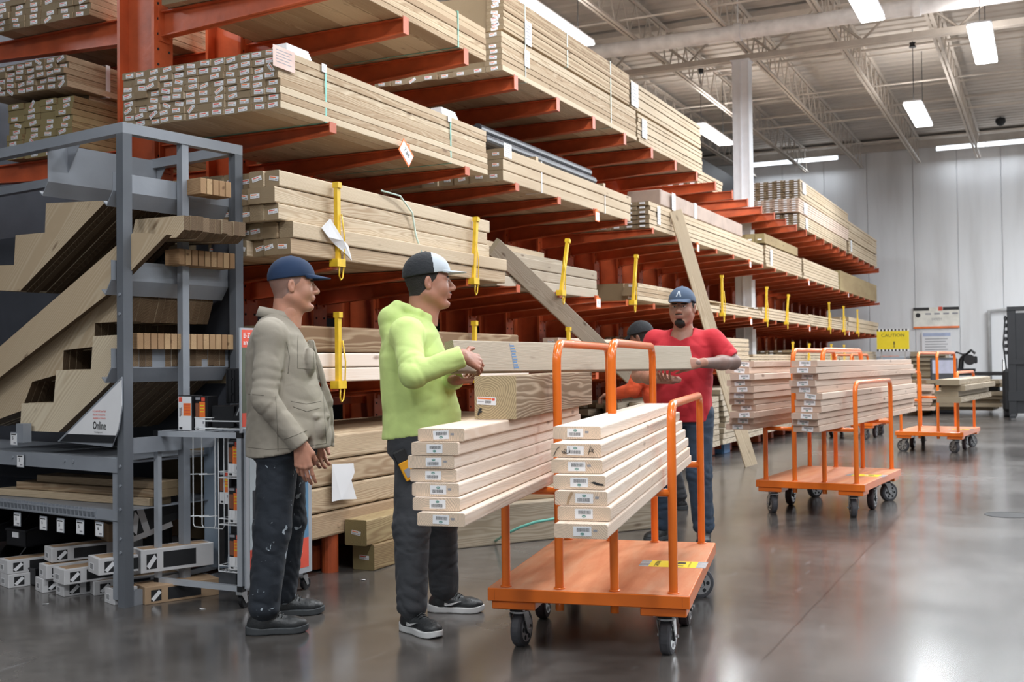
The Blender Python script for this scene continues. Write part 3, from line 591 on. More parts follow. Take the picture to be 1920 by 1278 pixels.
# crumpled paper under the yellow post, green strap loop
mb = MB(); pts = [(5.33, .11), (5.40, .17), (5.52, .05), (5.60, .03), (5.62, -.06), (5.55, -.03), (5.45, .03), (5.38, .06)]
mb.prism([(XF+.055+.012*(i % 3), y, LV[2]+.07+z) for i, (y, z) in enumerate(pts)], (.002, .004, 0)); tag(mb.build('paper_wrap', M['paper']), 'torn white wrapping hanging behind the nearest yellow stop post', 'paper')
mb = MB(); mb.tube([(XF+.012, 6.05, LV[2]+.50), (XF+.03, 6.25, LV[2]+.49), (XF+.02, 6.42, LV[2]+.40), (XF+.012, 6.48, LV[2]+.25), (XF+.05, 6.5, LV[2]+.12)], .006, 6); tag(mb.build('strap', M['wstrap'], smooth=True), 'loose pale strap looping over the nearest third level stack', 'strap')
a = at(858, 985, X=-3.2); mb = MB(); q = [at(925, 1016, Z=.0), at(948, 1001, d=6.95), at(975, 988, d=6.9), at(1005, 978, d=6.9), at(1040, 972, d=6.9), at(1085, 972, d=6.9), at(1130, 985, d=6.9), at(1160, 1015, Z=.0)]
for s in range(1): mb.tube(q, .009, 6)
tag(mb.build('strap', M['strap'], smooth=True), 'loose green strap curling up from the floor behind the nearest cart', 'strap')
mb = MB(); q = [at(905, 1006, Z=.01), at(1000, 1001, Z=.02), at(1060, 996, Z=.02)]; mb.tube(q, .006, 6); tag(mb.build('strap', M['strap'], smooth=True), 'thin green strap lying on the floor behind the nearest cart', 'strap')
# price cards clipped on arm tips
def price(px, li, lab, w_=.10, h_=.10, tilt=0, zz=None):
    y = side(px); mb = MB()
    T = Matrix.Rotation(tilt, 4, 'X')
    mb.box(0, .004, -w_/2, w_/2, -h_, 0, M['oranink'], T); mb.box(.0041, .0055, -w_/2+.006, w_/2-.006, -h_*.9, -h_*.14, M['tagwhite'], T)
    TT = T@Matrix(((0, 0, 1, .0058), (1, 0, 0, 0), (0, 1, 0, -h_*.62), (0, 0, 0, 1)))
    mb.text('7.88' if px < 800 else '5', h_*.42, TT, M['ink'], 'CENTER', 1.4)
    mb.box(-.012, .0, -.015, .015, -.01, .02, M['oranink'])
    o = mb.build('price_card'); o.location = (XT+.016, y, LV[li]-.01 if zz is None else zz); tag(o, lab, 'price card')
price(765, 1, 'tilted orange edged price card hanging from a second level arm', .16, .11, R(-38), LV[1]+.005)
price(1119, 1, 'small price card on a second level arm past the short bundle'); price(1119, 2, 'price card on a third level arm beside the slanting plank', .11, .10)
price(1308, 1, 'small price card on a second level arm near the leaning stud'); price(1406, 1, 'small price card on a second level arm beyond the leaning stud'); price(1516, 1, 'small price card far along the second level')
price(1406, 2, 'small price card on the third level beyond the man in red'); price(1516, 2, 'small price card far along the third level'); price(1590, 2, 'price card near the far end, third level'); price(1590, 1, 'price card near the far end, second level')
# ---------------- lumber carts
def deckmat():
    m, nt, nd, ln, b = newmat('worn_orange_deck')
    tc = N(nd, 'ShaderNodeTexCoord'); mp = N(nd, 'ShaderNodeMapping'); mp.inputs['Scale'].default_value = (9, 1.1, 1); ln.new(tc.outputs['Object'], mp.inputs[0])
    n = N(nd, 'ShaderNodeTexNoise'); n.inputs['Scale'].default_value = 1.4; n.inputs['Detail'].default_value = 8; n.inputs['Roughness'].default_value = .65; ln.new(mp.outputs[0], n.inputs['Vector'])
    r = ramp(nd, [(.28, (.56, .17, .07)), (.5, (.64, .25, .12)), (.64, (.66, .32, .18)), (.8, (.62, .42, .26))]); ln.new(n.outputs['Fac'], r.inputs[0])
    n2 = N(nd, 'ShaderNodeTexNoise'); n2.inputs['Scale'].default_value = 60; n2.inputs['Detail'].default_value = 5; ln.new(tc.outputs['Object'], n2.inputs['Vector'])
    ln.new(r.outputs[0], b.inputs['Base Color']); b.inputs['Roughness'].default_value = .42
    bp = N(nd, 'ShaderNodeBump'); bp.inputs['Strength'].default_value = .15; bp.inputs['Distance'].default_value = .003; ln.new(n2.outputs['Fac'], bp.inputs['Height']); ln.new(bp.outputs[0], b.inputs['Normal'])
    return m
M['deck'] = deckmat()
CW, CL, ZDK = .855, 1.37, .27
def hoop(x, h, r=.0188, br=.085):
    y0, y1 = .04, CL-.04
    p = [(x, y0, ZDK-.09), (x, y0, ZDK+.02), (x, y0, h-br)]
    p += arc((x, y0+br, h-br), PI, PI/2, br, (0, 1, 0), (0, 0, 1), 7)[1:]
    p += arc((x, y1-br, h-br), PI/2, 0, br, (0, 1, 0), (0, 0, 1), 7)
    p += [(x, y1, ZDK+.02), (x, y1, ZDK-.09)]
    mb = MB(); mb.tube(p, r, 14, M['orange'])
    for y in (y0, y1): mb.tube([(x, y, ZDK), (x, y, ZDK+.006)], r+.006, 14, M['orange'])
    return mb.mesh('hoop', smooth=True)
def wheel_mesh(rad, wd, tm):
    mb = MB(); h = wd/2
    mb.tube([(-h, 0, 0), (-h*.9, 0, 0), (-h*.55, 0, 0), (h*.55, 0, 0), (h*.9, 0, 0), (h, 0, 0)], rad, 28, tm, radii=[rad*.80, rad*.93, rad, rad, rad*.93, rad*.80])
    for s in (-1, 1):
        mb.tube([(s*h, 0, 0), (s*(h+.001), 0, 0)], rad*.70, 24, M['steel']); mb.tube([(s*h, 0, 0), (s*(h+.006), 0, 0)], rad*.28, 16, M['dark'])
        for k in range(6): a = k*PI/3; mb.tube([(s*(h+.001), rad*.5*math.cos(a), rad*.5*math.sin(a)), (s*(h+.002), rad*.5*math.cos(a), rad*.5*math.sin(a))], rad*.13, 8, M['dark'])
    return mb.mesh('wheel', smooth=False)
WR = .081; wh_s = wheel_mesh(WR, .048, M['rubber']); wh_f = wheel_mesh(WR+.008, .052, M['maroon'])
def fork_mesh(rad, off=.03, top=.185):
    mb = MB(); mb.box(-.05, .05, -.05, .05, top-.008, top, M['steel'], bev=.002); mb.box(-.03, .03, -.03, .03, top-.022, top-.008, M['dark'])
    mb.tube([(0, 0, top-.022), (0, 0, top-.03)], .038, 16, M['steel'])
    for s in (-1, 1):
        x = s*.032
        mb.prism([(x, -.025, top-.03), (x, .025, top-.03), (x, off+.014, rad-.012), (x, off, rad-.02), (x, off-.014, rad-.01)], (s*.004, 0, 0), M['steel'])
        for dy in (-.04, .04): mb.tube([(s*.04, dy, top), (s*.04, dy, top-.014)], .006, 8, M['steel'])
    mb.tube([(-.045, off, rad), (.045, off, rad)], .007, 10, M['steel'])
    return mb.mesh('caster')
fk = fork_mesh(WR); fkf = fork_mesh(WR+.008, .0, .19)
h_tall, h_low = [hoop(x, 1.305) for x in (.305, .54)], [hoop(x, 1.045) for x in (.072, .785)]
rl = MB().tube([(0, 0, 0), (.235, 0, 0)], .0165, 12, M['orange']).mesh('cross_rail', smooth=True)
def frame_mesh():
    mb = MB()
    mb.box(0, CW, 0, .012, ZDK-.056, ZDK-.002, M['orange'], bev=.003); mb.box(0, CW, CL-.012, CL, ZDK-.056, ZDK-.002, M['orange'], bev=.003)
    mb.box(0, .012, .012, CL-.012, ZDK-.056, ZDK-.002, M['orange']); mb.box(CW-.012, CW, .012, CL-.012, ZDK-.056, ZDK-.002, M['orange'])
    for x in (.015, CW-.205):
        for y in (.012, CL-.2): mb.box(x, x+.19, y, y+.19, ZDK-.092, ZDK-.056, M['orange'], bev=.004)
        mb.box(x+.03, x+.13, .56, .74, ZDK-.08, ZDK-.056, M['orange'])
    mb.box(.03, .0305, -.0005, 0, ZDK-.05, ZDK-.01, M['blackmat']); mb.box(CW-.0305, CW-.03, -.0005, 0, ZDK-.05, ZDK-.01, M['blackmat'])
    return mb.mesh('frame')
fr = frame_mesh(); dk = MB().box(.003, CW-.003, .003, CL-.003, ZDK-.012, ZDK, M['deck'], bev=.002).mesh('deck')
def sticker_mesh():
    mb = MB(); w_, h_ = .22, .16; z = ZDK+.0006; x0, y0 = .60, .62
    mb.box(x0, x0+w_, y0, y0+h_, ZDK, z, M['signyel'])
    for s in (0, 1):
        X0 = x0-.045 if s == 0 else x0+w_
        mb.box(X0, X0+.045, y0, y0+h_, ZDK, z, M['tagwhite'])
        for k in range(7): mb.add([(X0, y0+k*.0225, z+.0003), (X0+.045, y0+.006+k*.0225, z+.0003), (X0+.045, y0+.017+k*.0225, z+.0003), (X0, y0+.011+k*.0225, z+.0003)], [(0, 1, 2, 3)], M['ink'])
    T = Matrix.Translation((x0+.045, y0+.01, z))@Matrix.Rotation(PI/2, 4, 'Z'); mb.text('CAUTION', .03, T, M['ink'], 'LEFT', 1.8)
    T = Matrix.Translation((x0+.19, y0+.01, z))@Matrix.Rotation(PI/2, 4, 'Z'); mb.text('DO NOT RIDE ON CART', .0125, T, M['ink'])
    mb.box(x0+.09, x0+.12, y0+.09, y0+.12, z, z+.0004, M['tagwhite']); mb.box(x0+.122, x0+.13, y0+.09, y0+.12, z, z+.0004, M['ink']); mb.box(x0+.13, x0+.16, y0+.03, y0+.05, z, z+.0004, M['ink']); mb.box(x0+.13, x0+.165, y0+.09, y0+.13, z, z+.0003, M['ink'])
    return mb.mesh('caution_sticker')
stk = sticker_mesh()
def make_cart(loc, rz, label, group, swivels, fixed=True):
    e = empty('lumber_cart', loc, rz); tag(e, label, 'cart', group)
    place('deck', dk, parent=e); place('frame', fr, parent=e); place('caution_sticker', stk, parent=e)
    for me in h_tall+h_low: place('hoop', me, parent=e)
    for x in (.072, .545):
        for y in (.04, CL-.04): place('cross_rail', rl, (x, y, .682), parent=e)
    k = 0
    for (x, y) in ((.11, .105), (CW-.11, .105), (.11, CL-.105), (CW-.11, CL-.105)):
        c = place('caster', fk, (x, y, -.007), (0, 0, swivels[k]), e); place('wheel', wh_s, (0, .03, WR), parent=c); k += 1
    for x in (.09, CW-.09):
        c = place('caster', fkf, (x, .65, 0), parent=e); place('wheel', wh_f, (0, 0, WR+.008), parent=c)
    return e
a, b_ = at(914, 1101, Z=ZDK), at(1293, 1117, Z=ZDK); CR1 = math.atan2(b_.y-a.y, b_.x-a.x)
cart1 = make_cart((a.x, a.y, 0), CR1, 'nearest orange lumber cart, loaded with two stacks of pale boards', 'orange lumber carts', (R(-8), R(-6), R(30), R(-60)))
a2, b2 = at(1417, 899, Z=ZDK), at(1611, 906, Z=ZDK); CR2 = R(-4.5)
make_cart((a2.x, a2.y, 0), CR2, 'second orange lumber cart, with two tall stacks of pinkish boards', 'orange lumber carts', (R(35), R(20), R(-30), R(-40)))
a3 = at(1678, 808, Z=ZDK)
make_cart((a3.x, a3.y, 0), R(-5.5), 'third orange lumber cart by the end wall, with a low load of rough boards', 'orange lumber carts', (R(75), R(50), R(10), R(-30)))
a4 = at(1530, 790, Z=ZDK); make_cart((a4.x, a4.y, 0), R(-3), 'orange lumber cart hidden behind the second one, only hoops and wheels showing', 'orange lumber carts', (R(20), R(70), R(0), R(60)))
a5 = at(1628, 745, Z=ZDK); make_cart((a5.x, a5.y, 0), R(-3), 'orange lumber cart farthest away near the last upright', 'orange lumber carts', (R(20), R(70), R(0), R(60)))
# boards on the nearest cart
ax = Vector((-math.sin(CR1), math.cos(CR1), 0)); ux = Vector((math.cos(CR1), math.sin(CR1), 0))
PT_ = .0443; ZB = .70
def label_mesh():
    mb = MB(); w_, h_ = .055, .029
    mb.box(-w_/2, w_/2, -.0009, -.0002, -h_/2, h_/2, M['tagwhite']); y = -.0014
    q = lambda x0, x1, z0, z1, m: mb.add([(x0, y, z0), (x1, y, z0), (x1, y, z1), (x0, y, z1)], [(0, 1, 2, 3)], m)
    x = -w_*.30
    while x < w_*.36: d = .0004+.0009*rng.random(); q(x, x+d, -.001, .010, M['ink']); x += d+.0007+.0006*rng.random()
    mb.add([(-.007+.007*0, y, -.008)]+[( .0065*math.cos(a), y, -.0078+.0038*math.sin(a)) for a in [PI/4*k for k in range(8)]], [(1, 2, 3, 4, 5, 6, 7, 8)], M['green']); 
    mb.add([(-.004, y-.0003, -.0085), (.004, y-.0003, -.0085), (.004, y-.0003, -.0072), (-.004, y-.0003, -.0072)], [(0, 1, 2, 3)], M['tagwhite'])
    return mb.mesh('end_label')
lb = label_mesh()
stampm = MB().add([(0, -.0005, 0), (.012, -.0005, 0), (.012, -.0005, .007), (0, -.0005, .007)], [(0, 1, 2, 3)], M['greyink']).mesh('mill_stamp')
def stack(rows, W, xr_list, name, lfar, flip, L0, mat='white'):
    n = len(rows)
    for i, (xl, xr, yb) in enumerate(rows):            # topmost first
        z = ZB+(n-1-i+.5)*PT_
        P = at((xl+xr)/2, yb, Z=z-PT_*.48); L = lfar[i]-(P.dot(ax))
        me = board_mesh(W, PT_*.955, L, M[mat], .0055)
        o = board(me, (P.x, P.y, z), f'pale board in the {name} stack on the nearest cart, {ORD[i+1]} from the top', f'boards of the {name} stack on the nearest cart', rot=(0, 0, CR1))
        lbx = place('end_label', lb, (xr_list[i], -.0005, .0), (0, (PI if flip[i] else 0)+rng.normal(0, .02), 0), o)
        if i % 2 == 0: place('mill_stamp', stampm, (xr_list[i]+.033, 0, -.001), parent=o)
        yield o
WBd = .162
rowsR = [(1032, 1131, 823), (1030, 1130, 857), (1033, 1130, 887), (1035, 1137, 917), (1042, 1137, 947), (1048, 1142, 976), (1040, 1138, 1009)]
rowsL = [(783, 871, 827), (770, 860, 853), (762, 854, 878), (768, 857, 903), (772, 861, 930), (774, 862, 957), (784, 870, 986)]
far0 = at(1326, 757, Z=ZB+6.9*PT_).dot(ax); far1 = at(1196, 775, Z=ZB+6*PT_).dot(ax)
bR = list(stack(rowsR, WBd, [-.005, -.002, .0, 0, .01, .0, .005], 'right hand', [far0-.03*(i % 2)+(.0, .05, .0, .03, .02, .0, .03)[i] for i in range(7)], [1, 1, 0, 0, 1, 0, 0], 2))
bL = list(stack(rowsL, WBd, [.0, .0, .01, .0, .01, .005, .0], 'left hand', [far1+(-.1, .02, .06, 0, .03, .02, 0)[i] for i in range(7)], [0, 0, 1, 1, 1, 1, 0], 2))
# marker scrawl on the second board end
mb = MB(); y = -.002
mb.tube([(-.072, y, -.016), (-.062, y, .004), (-.052, y, .012)], .0011, 5, M['ink']); mb.tube([(-.046, y, .0), (-.040, y, -.010), (-.032, y, -.008), (-.030, y, .002), (-.036, y, .004), (-.040, y, -.002), (-.030, y, -.010), (-.020, y, -.006), (-.022, y, .012)], .0012, 5, M['ink'])
mb.tube([(.040, y, -.012), (.047, y, .013), (.056, y, .004), (.052, y, -.002), (.044, y, -.002)], .0012, 5, M['ink']); mb.tube([(.050, y, .004), (.058, y, -.008)], .0011, 5, M['ink'])
mb.build('marker_scrawl', parent=bR[1], smooth=True)
mb = MB(); mb.add([(0, -.0012, .0), (.02, -.0012, -.008), (.042, -.0012, -.010), (.040, -.0012, -.004), (.03, -.0012, -.003), (.012, -.0012, .003)], [(0, 1, 2, 3, 4, 5)], M['ink']); q = mb.build('bark_crack', parent=bR[3]); q.location = (.035, 0, 0)
mb = MB(); mb.add([(0, -.0012, -.02), (.006, -.0012, -.018), (.012, -.0012, 0), (.022, -.0012, .018), (.014, -.0012, .019), (.004, -.0012, .002)], [(0, 1, 2, 3, 4, 5)], M['card']); q = mb.build('bark_crack', parent=bR[4]); q.location = (-.045, 0, 0)
# square timber on the left stack
zt = ZB+7*PT_
pl, pr_ = at(890, 788, Z=zt), at(967, 784, Z=zt); W6 = (pr_-pl).length
P = (pl+pr_)/2; L = at(1178, 757, Z=zt).dot(ax)-P.dot(ax)
rotT = math.atan2(pr_.y-pl.y, pr_.x-pl.x)
print('timber W', W6, 'L', L, 'rot', rotT, CR1)
W6 = .165
o = tag(place('timber', board_mesh(W6, W6, max(1.2, L), M['square'], .004, 'timber'), (P.x, P.y, zt+W6/2), (0, 0, CR1)), 'thick square timber with dark grain lying on the left board stack', 'timber')
mb = MB(); mb.box(-.038, .038, -.001, -.0002, -.015, .015, M['tagwhite']); mb.box(-.035, .02, -.0014, -.0010, .006, .0115, M['oranink']); mb.box(.022, .033, -.0014, -.0010, .002, .011, M['redink'])
for k in range(12): mb.box(-.005+k*.002, -.004+k*.002, -.0014, -.0010, -.009, .001, M['ink'])
mb.box(-.034, -.010, -.0014, -.001, -.004, -.002, M['greyink']); q = mb.build('end_label', parent=o); q.location = (-.035, 0, -.012); q.rotation_euler = (0, .05, 0)
mb = MB(); mb.tube([(-.068, -.001, -.065), (-.062, -.001, -.045), (-.055, -.001, -.04)], .004, 6, M['ink']); mb.tube([(-.066, -.001, -.05), (-.054, -.001, -.055)], .005, 6, M['ink']); mb.build('ink_mark', parent=o)
# loads on the other carts
def load(org, rz, x0, n, W, T, y0, L, z0, desc, grp, mat, jit=.03, tagp=1, shift=None):
    u_, a_ = Vector((math.cos(rz), math.sin(rz), 0)), Vector((-math.sin(rz), math.cos(rz), 0))
    me = board_mesh(W, T*.96, L, M[mat])
    for i in range(n):
        z = z0+(n-1-i+.5)*T; s = shift[i % len(shift)] if shift else 0
        P = Vector((org.x, org.y, 0))+u_*(x0+s+rng.normal(0, .006))+a_*(y0+rng.normal(0, jit))
        o = board(me, (P.x, P.y, z), f'{desc}, {ORD[i+1]} from the top', grp, rot=(0, 0, rz+rng.normal(0, .003)))
        if rng.random() < tagp: place('end_label', lb, ((rng.random()-.5)*.04, -.0005, 0), (0, rng.normal(0, .06), 0), o).scale = (1.5, 1, 1.2)
zl2 = .70
tl, tr = at(1361, 690, Z=1.25), at(1487, 700, Z=1.25)
lL = at(1365, 806, Z=zl2); lR = at(1484, 810, Z=zl2); print('c2 loads', lL, lR, a2)
load(lL, CR2, .10, 11, .19, .0475, 0, 2.6, zl2, 'pinkish board, left stack of the second cart', 'boards of the left stack on the second cart', 'pinkwood', .03, 1, [0, -.02, .03, .0, .02, .0, -.01, 0, .02, .0, -.04])
load(lR, CR2, .10, 11, .19, .0475, 0, 3.6, zl2, 'pinkish board, right stack of the second cart', 'boards of the right stack on the second cart', 'pinkwood', .03, 1, [0, 0, 0, -.01, .0, .03, .02, .02, .0, -.01, 0])
l3 = at(1742, 752, Z=.72); load(l3, R(-5.5), .2, 4, .27, .07, 0, 2.4, .70, 'rough board in the low load on the third cart', 'rough boards on the third cart', 'grey_wood', .1, .3, [0, .04, -.02])
# ---------------- grey stringer rack at left
G0 = at(236, 1137, Z=0); e1 = Vector((.16, .987, 0)).normalized(); e2 = Vector((-.987, .16, 0)).normalized(); nrm = -e1
def gp(px, py, off=0.0):
    D = ray(px, py); o = Vector((0, 0, CAMH)); p0 = G0+e1*off
    t = (p0-o).dot(e1)/D.dot(e1); return o+D*t
GT = gp(237, 230).z; print('grey top', GT, G0)
GD = .74; GWd = 2.6
GM = Matrix(((e2.x, e1.x, 0, G0.x), (e2.y, e1.y, 0, G0.y), (0, 0, 1, 0), (0, 0, 0, 1)))      # local: x left, y deep, z up
gr = empty('stringer_rack', (G0.x, G0.y, 0)); tag(gr, 'grey steel display rack holding stair stringers at the left', 'rack')
GI = Matrix.Translation((-G0.x, -G0.y, 0))
def gb(name, mb, m=None): 
    o = mb.build(name, m); o.data.transform(GI); o.parent = gr; return o
def gbox(mb, *a, m=None): return mb.box(*a, m, GM)
PW = .055
for k, (x, y) in enumerate([(0, 0), (0, GD*.5), (0, GD), (GWd, 0), (GWd, GD)]):
    mb = MB(); w_ = PW/2 if k != 1 else .022
    gbox(mb, -w_, w_, y-w_, y+w_, 0, GT-.055)
    if x == 0 and k == 0:
        for z in (.28, .35, .5, .62, .72, 1.5, 1.6): p0 = GM@Vector((-.0, -w_, z)); mb.tube([p0, p0-e1*.006], .008, 8)
    gb('post', mb, M['grey'])
for nm, a in (('top_rail', (-PW/2, GWd, -.0275, .0275, GT-.055, GT)), ('top_rail', (-PW/2, GWd, GD-.0275, GD+.0275, GT-.055, GT)), ('top_rail', (-.0275, .0275, .0275, GD-.0275, GT-.055, GT)),
              ('foot_rail', (-.02, .02, .03, GD-.03, .0, .075)), ('side_rail', (-.015, .015, .03, GD-.03, .78, .86))):
    mb = MB(); gbox(mb, *a); gb(nm, mb, M['grey'])
zb = gp(110, 858).z
mb = MB(); gbox(mb, .03, GWd, -.02, .03, zb-.055, zb+.02); gbox(mb, .03, .09, -.012, .03, .03, zb-.055)
for x in (.42, .5, 1.0): p0 = GM@Vector((x, -.02, zb-.01)); mb.tube([p0, p0-e1*.006], .009, 8, M['grey'])
mb.mats = []; gb('front_rail', mb, M['grey'])
mb = MB(); gbox(mb, .03, GWd, .03, GD, zb-.01, zb); gb('deck_panel', mb, M['grey'])
zs = gp(110, 945).z                                                # wire shelf
mb = MB(); gbox(mb, .03, GWd, 0, GD, zs-.004, zs); gbox(mb, .03, .22, -.02, .0, zs-.05, zs+.005)
for k in range(60): gbox(mb, .22+k*.036, .228+k*.036, -.025, 0, zs-.05, zs+.002)
gbox(mb, .22, GWd, -.028, -.022, zs-.015, zs-.008); gbox(mb, .22, GWd, -.028, -.022, zs-.05, zs-.043); gbox(mb, .03, GWd, -.004, 0, zs-.06, zs)
gb('wire_shelf', mb, M['grey'])
# perforated back panels
mb = MB(); gbox(mb, .02, GWd, GD+.03, GD+.04, .1, GT-.35, m=M['darkgrey'])
for r in range(14):
    for c in range(16):
        for (X0, Z0) in ((.62, 1.72), (.55, 1.15)):
            gbox(mb, X0+c*.03, X0+.012+c*.03, GD+.027, GD+.03, Z0+r*.03, Z0+.012+r*.03, m=M['blackmat'])
gb('back_panel', mb)
# troughs that hold the stringers
def trough(px, py0, py1, py2, off0, off1, bracket=False):
    a = gp(px, py0, off0); b_ = gp(px, py1, off0); h = a.z-b_.z
    mb = MB(); u = e2
    prof = [Vector((0, 0, 0)), Vector((0, 0, -h)), u*.055+Vector((0, 0, -h-.075)), u*.085+Vector((0, 0, -h-.05)), u*.083+Vector((0, 0, -h-.045)), u*.055+Vector((0, 0, -h-.068)), u*.005+Vector((0, 0, -h+.003)), u*.005]
    L = off1-off0
    mb.prism([a+q for q in prof], e1*L)
    if bracket:
        for s in (.12, L-.02): mb.prism([a+e1*s+u*-.003+Vector((0, 0, -.0)), a+e1*s-u*.12, a+e1*s-u*.003+Vector((0, 0, -h*.7))], e1*.004)
    gb('trough', mb, M['grey'])
trough(90, 267, 340, 372, .02, .76, True); trough(212, 322, 357, 382, -.045, .72); trough(209, 487, 524, 545, -.045, .72); trough(209, 653, 690, 700, -.045, .72)
# stringers: sawn outline in the rack's plane, boards side by side
def stringers(pts, off, n, lab, grp, t=.04, m='stringer', m2='stringer_edge', cnt=None):
    P = [gp(x, y, off) for x, y in pts]; c = sum(P, Vector())/len(P)
    mb = MB(); ang = math.atan2(1, 1)
    # local frame with x along the board so the grain runs along it
    d = Vector((0, 0, 1))*.66-e2*.75; d.normalize(); z_ = d.cross(e1).normalized()
    Lm = Matrix((d, e1, z_)).transposed().to_4x4(); Lm.translation = c; Li = Lm.inverted()
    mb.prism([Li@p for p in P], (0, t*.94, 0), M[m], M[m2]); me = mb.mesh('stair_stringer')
    for k in range(n):
        o = bpy.data.objects.new('stair_stringer', me); C.objects.link(o); M2 = Lm.copy(); M2.translation = c+e1*(t*k)+d*rng.normal(0, .004); o.matrix_world = M2
        tag(o, f'{lab}, {ORD[k+1]} from the front', 'stair stringer', grp)
        o['_c'] = 1; del o['_c']
    return c
nst = 16
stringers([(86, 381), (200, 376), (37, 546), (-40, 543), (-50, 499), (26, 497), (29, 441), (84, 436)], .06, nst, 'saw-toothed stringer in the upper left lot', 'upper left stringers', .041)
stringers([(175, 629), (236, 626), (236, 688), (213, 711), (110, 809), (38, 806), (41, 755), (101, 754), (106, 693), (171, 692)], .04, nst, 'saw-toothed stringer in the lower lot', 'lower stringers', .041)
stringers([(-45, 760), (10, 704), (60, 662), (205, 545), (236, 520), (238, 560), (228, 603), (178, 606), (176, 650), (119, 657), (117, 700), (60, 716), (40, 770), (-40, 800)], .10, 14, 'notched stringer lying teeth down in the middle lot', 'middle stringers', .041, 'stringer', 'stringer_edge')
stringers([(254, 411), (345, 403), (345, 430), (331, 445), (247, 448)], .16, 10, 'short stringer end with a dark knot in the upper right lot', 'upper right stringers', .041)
for k in range(3):
    stringers([(-40, 684-k*4), (228, 452-k*6), (250+k*26, 436-k*2), (300+(2-k)*6, 440+k*4), (206+k*22, 548-k*12), (-40, 738-k*6)], .02+.045*0, 1, ('long tilted plank across the stringer rack, front one', 'long tilted plank across the stringer rack, middle one', 'long tilted plank across the stringer rack, rear one')[k], 'tilted planks', .035) if k == 0 else None
# short offcut ends standing in the troughs
def ends(px0, py0, off, n, lab, grp, h=.075):
    a = gp(px0, py0, off); me = board_mesh(.042, .15, h, M['card'], .003, 'stringer_end')
    T_ = Matrix.Rotation(PI/2, 4, 'X')
    for k in range(n):
        mb = None; o = bpy.data.objects.new('stringer_end', endm); C.objects.link(o); p = a+e1*(k*.043); Mx = Matrix((e1, -e2, Vector((0, 0, 1)))).transposed().to_4x4(); Mx.translation = p; o.matrix_world = Mx
        tag(o, f'{lab}, {ORD[k+1]} from the left', 'stair stringer', grp)
        if rng.random() < .55:
            mt = MB().box(-.008, .008, .0605, .0615, .008, .062, M['tagwhite']).box(-.003, .003, .0615, .062, .015, .05, M['redink']); q = place('end_tag', tgv, parent=o)
endm = MB().box(-.019, .019, -.06, .06, 0, .085, bev=.002).mesh('stringer_end', wood('stringer_end_wood', (.50, .34, .19), (.32, .19, .10), (.42, .28, .15), axis='Y', endmix=0))
tgv = MB().box(-.008, .008, -.0615, -.0605, .012, .066, M['tagwhite']).box(-.0025, .0025, -.0618, -.0615, .02, .055, M['redink']).mesh('end_tag')
ends(250, 655, .09, 15, 'stringer end peeping over the lower trough', 'stringer ends over the lower trough'); ends(368, 365, .40, 5, 'stringer end peeping over the upper trough', 'stringer ends over the upper trough'); ends(328, 497, .30, 9, 'stringer end peeping over the middle trough', 'stringer ends over the middle trough')
# sign
P = [gp(108, 827, -.05), gp(228, 706, -.05), gp(229, 760, -.05), gp(222, 805, -.05), gp(209, 838, -.05)]
sg = MB(); sg.prism(P, e1*.006, M['grey'])
Q = [gp(126, 813, -.053), gp(227, 712, -.053), gp(228, 760, -.053), gp(221, 803, -.053), gp(217, 816, -.053)]; sg.prism(Q, e1*.003, M['paper'])
Q = [gp(112, 827, -.055), gp(125, 814, -.055), gp(216, 816, -.055), gp(211, 830, -.055)]; sg.prism(Q, e1*.003, M['dark'])
def TX(px, py, off, th=0): 
    p = gp(px, py, off); X = -e2; Y = Vector((0, 0, 1)); Z = -e1; Mx = Matrix((X, Y, Z)).transposed().to_4x4(); Mx.translation = p; return Mx
sc_ = (gp(0, 0, 0)-gp(0, 100, 0)).z/100; print('px size', sc_)
sg.text('Online', .058, TX(174, 804, -.054), M['ink'], 'LEFT', 1.7, sx=.72)
for k, s_ in enumerate(('E-Z and 6-ft Stair Rail', 'Kits and Accessories', 'Available to Order in')): sg.text(s_, .016, TX(174, 772+k*6.5, -.054), M['redink'], sx=.8)
sg.text('homedepot.com', .013, TX(177, 811, -.054), M['ink'], sx=.8)
tag(sg.build('triangular_sign'), 'white triangular Online sign at the foot of the stringers', 'sign')
# price tickets along rails
def ticket(px, py, off, lab, txt):
    mb = MB(); p = gp(px, py, off); T = Matrix((-e2, -e1, Vector((0, 0, 1)))).transposed().to_4x4(); T = Matrix((-e2, e1, Vector((0, 0, 1)))).transposed().to_4x4(); T.translation = p
    s = .030; mb.box(-s-.003, s+.003, -.003, 0, -.068, .008, M['grey'], T); mb.box(-s, s, -.005, -.003, -.064, 0, M['tagwhite'], T); mb.box(-s*.8, s*.8, -.0056, -.005, -.009, -.002, M['ink'], T)
    Tt = Matrix((-e2, Vector((0, 0, 1)), -e1)).transposed().to_4x4(); Tt.translation = p-e1*.0056+e2*.012+Vector((0, 0, -.034)); mb.text(txt, .026, Tt, M['ink'], 'LEFT', 1.8)
    mb.box(.0, s*.8, -.0055, -.005, -.056, -.048, M['greyink'], T)
    tag(mb.build('price_ticket'), lab, 'price ticket')
ticket(27, 812, -.03, 'price ticket clipped above the grey front rail', '5'); ticket(39, 853, -.03, 'price ticket hanging below the grey front rail', '2')
for k, (x, y) in enumerate([(33, 963), (82, 970), (114, 974), (151, 977), (187, 981)]): ticket(x, y, -.035, f'price ticket under the wire shelf, {ORD[k+1]} from the left', '5' if k != 4 else '6')
